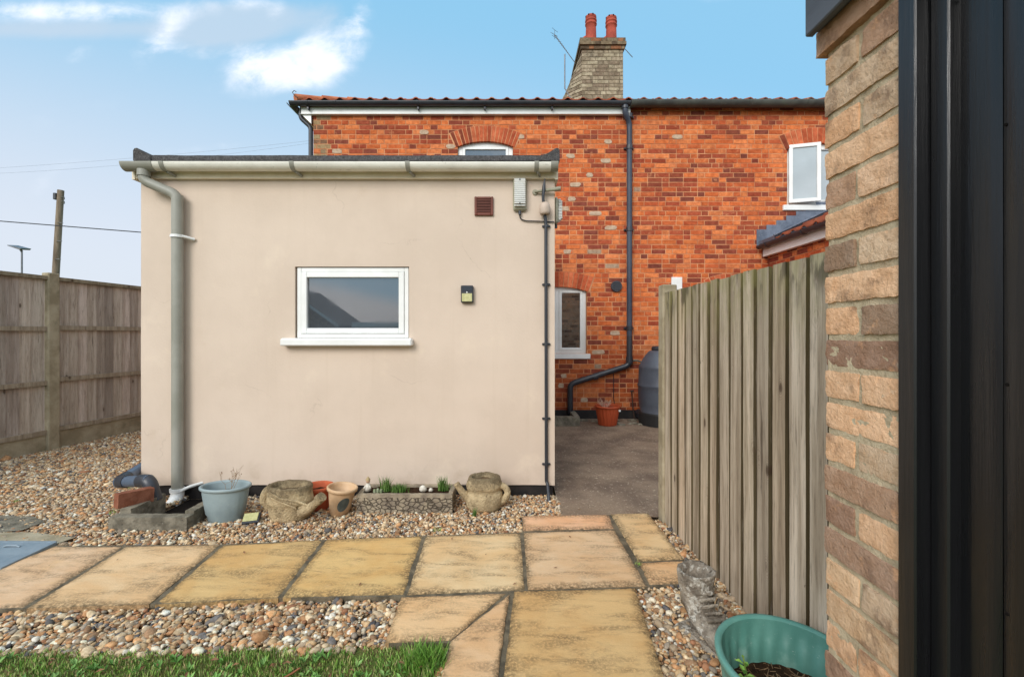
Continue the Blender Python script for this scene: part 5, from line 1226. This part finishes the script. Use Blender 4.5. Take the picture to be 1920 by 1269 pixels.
# stone trough with crazy paving relief
tx0, tx1, ty0, ty1, th = -1.15, -.44, 3.36, 3.6, .124
tr = thing('stone_trough', ((tx0+tx1)/2, 3.48, -.02), 'grey cast stone trough with a crazy paving pattern, planted with grass tufts', 'trough')
def crazy():
    m = M('crazy_stone', rgb(164, 150, 128), rgb(124, 112, 98), 12, 8, .95, .8, 60, .006, spots=[(rgb(176, 160, 130), 9, .58, .7, .6)], spec=.1)
    t = NT(m.node_tree); p = [n for n in t.n if n.type == 'BSDF_PRINCIPLED'][0]
    tc = t.node('ShaderNodeTexCoord'); mp = t.node('ShaderNodeMapping'); t.l.new(tc.outputs['Object'], mp.inputs[0]); mp.inputs['Scale'].default_value = (.75, 1, 1.2)
    vo = t.node('ShaderNodeTexVoronoi', feature='DISTANCE_TO_EDGE'); t.l.new(mp.outputs[0], vo.inputs['Vector']); vo.inputs['Scale'].default_value = 30
    e = t.mapr(vo.outputs['Distance'], .03, .1, 1, 0); old = p.inputs['Base Color'].links[0].from_socket
    g = t.node('ShaderNodeSeparateXYZ'); t.l.new(tc.outputs['Object'], g.inputs[0]); e = t.math('MULTIPLY', e, t.mapr(g.outputs[2], .112, .12, 1, 0))
    t.l.new(t.mix(t.math('MULTIPLY', e, .75), old, rgb(62, 54, 46)), p.inputs['Base Color'])
    b = t.node('ShaderNodeBump'); b.inputs['Distance'].default_value = .008; t.l.new(t.math('SUBTRACT', 1.0, e), b.inputs['Height']); t.l.new(p.inputs['Normal'].links[0].from_socket, b.inputs['Normal']); t.l.new(b.outputs[0], p.inputs['Normal'])
    return m
CRZ = crazy()
b = MB(); W_ = .035
for (a, c, d, e) in ((tx0, tx1, ty0, ty0+W_), (tx0, tx1, ty1-W_, ty1), (tx0, tx0+W_, ty0+W_-.004, ty1-W_+.004), (tx1-W_, tx1, ty0+W_-.004, ty1-W_+.004)):
    lump(b, a, c, d, e, -.02, th, (1, 1, 1, 1), 5, (max(3, int((c-a)/.02)), max(3, int((e-d)/.02)), 8), .003)
b.build('trough_wall', CRZ, tr)
b = MB(); nx, ny = 30, 10; b.add([(tx0+.03+(tx1-tx0-.06)*i/nx, ty0+.03+(ty1-ty0-.06)*j/ny, .108+.012*mn.noise(Vector((i*.6, j*.6, 2)))) for j in range(ny+1) for i in range(nx+1)], [(j*(nx+1)+i, j*(nx+1)+i+1, (j+1)*(nx+1)+i+1, (j+1)*(nx+1)+i) for j in range(ny) for i in range(nx)], (1, 1, 1, 1), True); b.build('soil', SOIL, tr)
def tuft(px, d, n, h, sp_, label, base=.115, cat='plant', grp=None, seed=0):
    X = (px-960)/F*d; P = [(X+rnd.gauss(0, sp_), d+rnd.gauss(0, sp_*.6)) for _ in range(n)]
    return blades('grass_tuft', P, lambda x, y: h, kind=None, wid=.0022, lean=.5, cols=((98, 132, 62), (120, 150, 80), (84, 116, 52)), z=base, label=label, cat=cat, group=grp, origin=(X, d, base))
tuft(724, 3.46, 120, .10, .02, 'tall green grass tuft in the left half of the stone trough', grp='tufts in the stone trough')
tuft(748, 3.45, 240, .055, .03, 'low wide green tuft at the middle of the stone trough', grp='tufts in the stone trough')
tuft(831, 3.47, 130, .10, .017, 'bright upright grass tuft at the right end of the stone trough', grp='tufts in the stone trough')
tuft(889, 3.3, 30, .06, .009, 'tiny grass sprig growing from the gravel below the stone kettle', base=-.015)
gx, gyy = (690-960)/F*3.46, 3.46
q = thing('garden_figurine', (gx, gyy, .115), 'tiny pale garden ornament figure at the left end of the stone trough', 'figurine')
b = MB(); b.lathe([(0, 0), (.022, 0), (.024, .02), (.018, .05), (.011, .062), (0, .064)], (gx, gyy, .115), 16); b.tube([(gx-.016, gyy-.008, .16), (gx-.024, gyy-.022, .14)], .006, 6); b.tube([(gx+.016, gyy-.008, .16), (gx+.024, gyy-.022, .142)], .006, 6); b.build('body', OWHITE, q)
b = MB(); b.lathe([(0, 0), (.012, .004), (.016, .014), (.014, .026), (.006, .034), (0, .035)], (gx, gyy, .175), 14); b.tube([(gx, gyy-.015, .19), (gx, gyy-.021, .188)], .003, 5); b.build('head', M('figure_skin', rgb(196, 160, 130)), q)
b = MB(); b.lathe([(.018, 0), (.017, .006), (.01, .016), (0, .03)], (gx, gyy, .199), 14); b.build('hat', M('figure_hat', rgb(170, 150, 110)), q)
gx2 = (709-960)/F*3.42; b = MB()
for k in range(3): b.box(gx2-.035+k*.024, gx2-.017+k*.024, 3.41, 3.425, .115, .145+.004*(k % 2), bev=.004)
b.box(gx2-.04, gx2+.04, 3.426, 3.432, .122, .128); b.disp(.001, 60); tag(b.build('picket_ornament', M('mossy_white', rgb(150, 156, 128), rgb(112, 124, 88), 40), origin=(gx2, 3.42, .115)), 'mossy miniature picket fence ornament beside the figurine in the trough', 'ornament')
for px, s_, lab in ((793, 1.0, 'larger chalky white stone on the soil of the trough'), (808, .6, 'small chalky white stone right of the larger one in the trough')):
    b = MB(); X = (px-960)/F*3.45; b.lathe([(0, 0), (.02, .002), (.028, .015), (.022, .035), (.012, .045), (0, .047)], (0, 0, 0), 14, sx=1.1, sy=.7); b.disp(.006, 40, px); b.xf(Matrix.Translation((X, 3.45, .115)) @ Matrix.Scale(s_, 4)); tag(b.build('white_stone', OWHITE, origin=(X, 3.45, .115)), lab, 'stone')
# stone kettle planter
kt = thing('stone_kettle', (-.2, 3.46, -.02), 'mossy cast stone kettle shaped planter near the right end of the cream wall', 'planter')
b = MB(); C0 = (-.21, 3.46, -.02)
b.lathe([(0, 0), (.11, 0), (.135, .03), (.14, .08), (.132, .13), (.118, .155), (.13, .165), (.135, .185), (.128, .215), (.118, .245), (.1, .255), (.085, .245), (.08, .2), (0, .19)], C0, 52, sx=1.02, sy=.85)
b.tube([(-.33, 3.44, .08), (-.37, 3.42, .12), (-.415, 3.4, .19)], [.04, .028, .022], 12)
b.tube([(-.11, 3.45, .165), (-.055, 3.44, .16), (-.03, 3.44, .11), (-.06, 3.44, .05), (-.1, 3.44, .03)], .026, 10, bend=.05)
b.disp(.007, 17, 8); b.build('kettle', STONE, kt)
soildisc(kt, (C0[0], C0[1]), .085, .07, .2, EARTH)

# stone boot near the teal planter
bt = thing('stone_boot', (.86, 2.02, -.03), 'lichened grey stone planter shaped like an old laced boot, beside the fence', 'boot planter')
b = MB(); sec = [  # (y, z, halfwidth x, halfheight, ) rings from shaft opening to toe, given as centre, normal tilt, rx, ry
    ((0, .075, .255), (0, 0, 1), .07, .078), ((0, .073, .22), (0, 0, 1), .066, .074), ((0, .07, .16), (0, 0, 1), .058, .066), ((0, .06, .11), (0, -.25, 1), .058, .075),
    ((0, .025, .075), (0, -.75, .75), .06, .085), ((0, -.04, .055), (0, -1, .35), .062, .062), ((0, -.1, .045), (0, -1, .1), .066, .048), ((0, -.15, .042), (0, -1, 0), .06, .042), ((0, -.185, .036), (0, -1, -.1), .04, .03), ((0, -.2, .032), (0, -1, -.2), .01, .01)]
ringsn = 22; vs = []; fs = []
for c_, n_2, rx, ry in sec:
    n_2 = Vector(n_2).normalized(); X = Vector((1, 0, 0)); Y = n_2.cross(X).normalized()
    for k in range(ringsn):
        a = 2*math.pi*k/ringsn; vs.append(Vector(c_)+X*rx*math.cos(a)+Y*ry*math.sin(a))
for i in range(len(sec)-1):
    for k in range(ringsn): fs.append((i*ringsn+k, i*ringsn+(k+1) % ringsn, (i+1)*ringsn+(k+1) % ringsn, (i+1)*ringsn+k))
b.add(vs, fs, (1, 1, 1, 1), True)
b.lathe([(.07, 0), (.072, .012), (.062, .014), (.052, -.02), (.048, -.09), (0, -.1)], (0, .075, .255), 22, sy=1.1)
for k in range(6):   # laces
    t = k/5; y_ = -.01-.055*t*(1)-.02*t; z_ = .19-.105*t; y_ = .0-.08*t
    b.tube([(-.042, y_+.025, z_+.002), (0, y_-.008, z_+.012), (.042, y_+.025, z_+.002)], .0085, 8)
b.box(-.066, .066, -.19, .135, -.012, .014, bev=.01)
MT = Matrix.Translation((.865, 2.0, -.03)) @ Matrix.Rotation(R(24), 4, 'Z')
b.disp(.008, 24, 5); b.disp(.004, 70, 6); b.xf(MT @ Matrix.Diagonal((1.2, 1.0, 1.0, 1))); b.build('boot', GSTONE, bt)
# fine rubble: dead leaf litter in the boot
b = MB(); b.lathe([(.05, 0), (.03, .006), (0, .008)], (0, .075, .19), 18); b.disp(.004, 50); b.xf(MT); b.build('soil', EARTH, bt)

# teal planter
tcn = (.925, 1.49); q = thing('teal_planter', tcn+(-.03,), 'oval teal green planter with fluted wall and weeds inside, at the foot of the fence', 'planter')
rx, ry = .235, .262; zz = -.03
fl = lambda a, i, z: 1+.018*math.cos(a*26)*(1 if .03 < z < .2 else 0)
b = MB(); b.lathe([(0, .0), (.78, 0), (.8, .01), (.84, .06), (.9, .17), (.92, .2), (.925, .232), (.985, .236), (1.0, .246), (1.0, .256), (.985, .262), (.93, .262), (.905, .255)], (tcn[0], tcn[1], zz), 156, sx=rx, sy=ry, flute=fl)
b.lathe([(.905, .255), (.895, .19), (.885, .185), (.85, .11), (.82, .05), (.8, .02)], (tcn[0], tcn[1], zz), 156, sx=rx, sy=ry, flute=lambda a, i, z: 1+.014*math.cos(a*26)*(1 if z < .187 else 0))
b.build('tub', TEAL, q); soildisc(q, tcn, rx*.86, ry*.86, .07)
b = MB(); r = random.Random(8)
for _ in range(260):
    a, rr = r.uniform(0, 6.28), math.sqrt(r.random())*.8; x, y = tcn[0]+rx*rr*math.cos(a), tcn[1]+ry*rr*math.sin(a); L = r.uniform(.01, .04); a2 = r.uniform(0, 6.28); b.tube([(x, y, .077+r.uniform(0, .006)), (x+L*math.cos(a2), y+L*math.sin(a2), .078+r.uniform(0, .01))], .0013, 4)
b.build('straw_litter', STRAW, q)
def leafy(name, x, y, z, h, n, label, seed):
    r = random.Random(seed); b = MB(); top = Vector((x+r.uniform(-.02, .02), y+r.uniform(-.01, .01), z+h)); b.tube([(x, y, z), tuple((Vector((x, y, z))+top)/2+Vector((.006, 0, 0))), top], .0025, 5, col=rgb(120, 140, 70))
    for k in range(n):
        t = .25+.75*k/n; p = Vector((x, y, z)).lerp(top, t); a = k*2.4+r.uniform(-.3, .3); L = r.uniform(.022, .04)*(1.2-.5*t); ca, sa = math.cos(a), math.sin(a); wd = L*.3
        c = rgb(*r.choice([(112, 156, 62), (134, 172, 78), (96, 140, 54)]), r.uniform(.85, 1.1)); up = r.uniform(.1, .5)*L
        P = [p, p+Vector((ca*L*.45-sa*wd, sa*L*.45+ca*wd, up*.8)), p+Vector((ca*L, sa*L, up*.7)), p+Vector((ca*L*.45+sa*wd, sa*L*.45-ca*wd, up*.8)), p+Vector((ca*L*.5, sa*L*.5, up*.55))]
        b.add(P, [(0, 1, 4), (1, 2, 4), (2, 3, 4), (3, 0, 4)], c)
    return tag(b.build(name, GREEN, recalc=False, origin=(x, y, z)), label, 'weed', 'weeds in the teal planter')
leafy('weed', .79, 1.52, .075, .15, 12, 'tallest leafy weed at the left of the teal planter', 1)
leafy('weed', .86, 1.45, .075, .035, 12, 'low bushy weed left of centre on the soil of the teal planter', 2)
leafy('weed', .985, 1.5, .075, .035, 10, 'low bushy weed nearest the pier side in the teal planter', 3)
leafy('weed', .81, 1.40, .075, .05, 10, 'small weed at the front of the teal planter', 5)

GW = []
# ------------------------------------------------------------ things in the passage
q = thing('drain_kerb', (.75, 6.75, 0), 'low mossy concrete block boxing the drain under the black downpipe', 'drain kerb')
b = MB()
gx0, gx1 = .4, hx(1086)-.0
lump(b, gx0, .98, 6.56, 6.66, -.03, .12, (1, 1, 1, 1), 2, (20, 4, 6), .005); lump(b, .90, .98, 6.66, YH-.03, -.03, .12, (1, 1, 1, 1), 2, (4, 14, 6), .005); b.build('kerb', OLDCONC, q)
b = MB(); b.box(.4, .9, 6.665, YH-.015, -.03, .02); b.build('drain_bottom', DARKHOLE, q)
pc = (hx(1139)*6.65/YH, 6.65); q = thing('fluted_pot', pc+(-.01,), 'orange fluted plastic pot with pale dry stems, standing by the brick wall', 'plant pot')
b = MB(); b.lathe([(0, 0), (.125, 0), (.13, .01), (.165, .23), (.168, .25)], (pc[0], pc[1], -.01), 96, flute=lambda a, i, z: 1+.035*math.cos(a*18)*(1 if .005 < z < .235 else 0)); b.lathe([(.168, .25), (.185, .255), (.192, .27), (.186, .285), (.172, .285), (.163, .27), (.155, .2)], (pc[0], pc[1], -.01), 48); b.build('pot', TERRAPL, q); soildisc(q, pc, .157, .157, .235)
b = MB(); b.box(pc[0]+.135, pc[0]+.165, pc[1]-.125, pc[1]-.115, .2, .225, bev=.003); b.build('tag', WHITE, q)
stems('dead_plant', (pc[0]-.03, pc[1], .235), 16, .13, .1, STRAWP, 'pale pinkish dry stems in the orange fluted pot', seed=9, r0=.003)
# water butt
wbx = (1.2+.19+.54)*0+(1242-960)/F*6.7; q = thing('water_butt', (wbx, 6.72, 0), 'tall dark grey barrel shaped water butt half hidden by the fence post', 'water butt')
rr = .34; b = MB(); b.lathe([(rr*.8, .28), (rr*.97, .31), (rr*.9, .34), (rr*.97, .45), (rr, .62), (rr*1.0, .7), (rr*1.03, .72), (rr*1.03, .74), (rr*.99, .76), (rr*.97, .98), (rr*.98, 1.0), (rr*.93, 1.03), (rr*.8, 1.12), (rr*.58, 1.22), (rr*.5, 1.24), (0, 1.25)], (wbx, 6.72, -.17), 48); b.build('barrel', BUTT, q)
b = MB(); b.lathe([(rr*.98, -.0), (rr*.99, .16), (rr*.99, .18), (0, .19)], (wbx, 6.72, -.01), 40); b.build('stand', DKGREEN, q)
b = MB(); b.lathe([(rr*.42, 0), (rr*.44, .02), (rr*.44, .05), (rr*.4, .07), (0, .075)], (wbx, 6.72, 1.065), 36); b.build('lid', BLKPL, q)
b = MB(); b.tube([(hx(1196), YH-.16, .06), (hx(1196), YH-.015, .09)], .055, 16); b.tube([(hx(1196), YH-.163, .06), (hx(1196), YH-.15, .062)], .04, 16); tag(b.build('drain_stub', BLKPL, origin=(hx(1196), YH-.1, .06)), 'short black pipe stub at the foot of the brick wall beside the water butt', 'pipe')
# standpipe and black drain hopper
b = MB(); sx_ = hx(1183); b.tube([(sx_+.03, YH-.1, -.02), (sx_, YH-.09, .25), (sx_-.01, YH-.08, .44)], .009, 6); b.tube([(sx_-.03, YH-.08, .43), (sx_+.02, YH-.08, .435)], .014, 6); tag(b.build('tap_pipe', M('rusty_pipe', rgb(84, 62, 52), rgb(60, 50, 44), 20), origin=(sx_, YH-.09, 0)), 'thin rusty standpipe with a small tap between the orange pot and the water butt', 'pipe')
b = MB(); r = random.Random(23)
for _ in range(70):
    x, y = r.uniform(-3.6, 1.0), r.uniform(2.15, 3.7); 
    if EX0 < x < EX1 and y > 3.7: continue
    onp = inpoly(x, y, bed1)
    if onp and r.random() < .6: continue
    a = r.uniform(0, 3.14); L = r.uniform(.006, .018); z_ = .006 if onp else -.004
    b.add([(x-L*math.cos(a), y-L*math.sin(a), z_), (x+L*.4*math.sin(a), y-L*.4*math.cos(a), z_+.003), (x+L*math.cos(a), y+L*math.sin(a), z_+.004), (x-L*.4*math.sin(a), y+L*.4*math.cos(a), z_+.002)], [(0, 1, 2, 3)])
tag(b.build('leaf_litter', MATS['dry_leaf'], recalc=False), kind='stuff')
for x, y in [(-3.3, 3.9), (-3.75, 4.6), (-2.95, 3.35), (-1.95, 3.62), (-3.9, 3.6), (-.5, 3.05), (.72, 2.6)]:
    P = [(x+r.gauss(0, .012), y+r.gauss(0, .012)) for _ in range(26)]
    GW.append(P)
# passage debris, moss at the wall foot
b = MB(); r = random.Random(17)
for i in range(26):
    x = r.uniform(1.0, 2.6); y = r.uniform(6.6, 7.05); s_ = r.uniform(.015, .06); b.lathe([(0, 0), (s_, 0), (s_*.9, s_*.3), (s_*.4, s_*.5), (0, s_*.5)], (x, y, -.014), 9, sx=1.3); 
b.disp(.012, 20); tag(b.build('rubble', OLDCONC), kind='stuff')
b = MB(); b.box(EX1+.001, EX1+.055, 4.6, 4.66, .12, .5, bev=.01); b.xf(Matrix.Identity(4)); tag(b.build('meter_post', CREAMP, origin=(EX1+.03, 4.63, .12)), 'short pale plastic trunking on the side of the extension, just past its corner', 'trunking')

blades('gravel_weeds', [p for P in GW for p in P], lambda x, y: .03, z=-.02, wid=.003)
for o in list(S.objects):
    if '_w' in o: del o['_w']
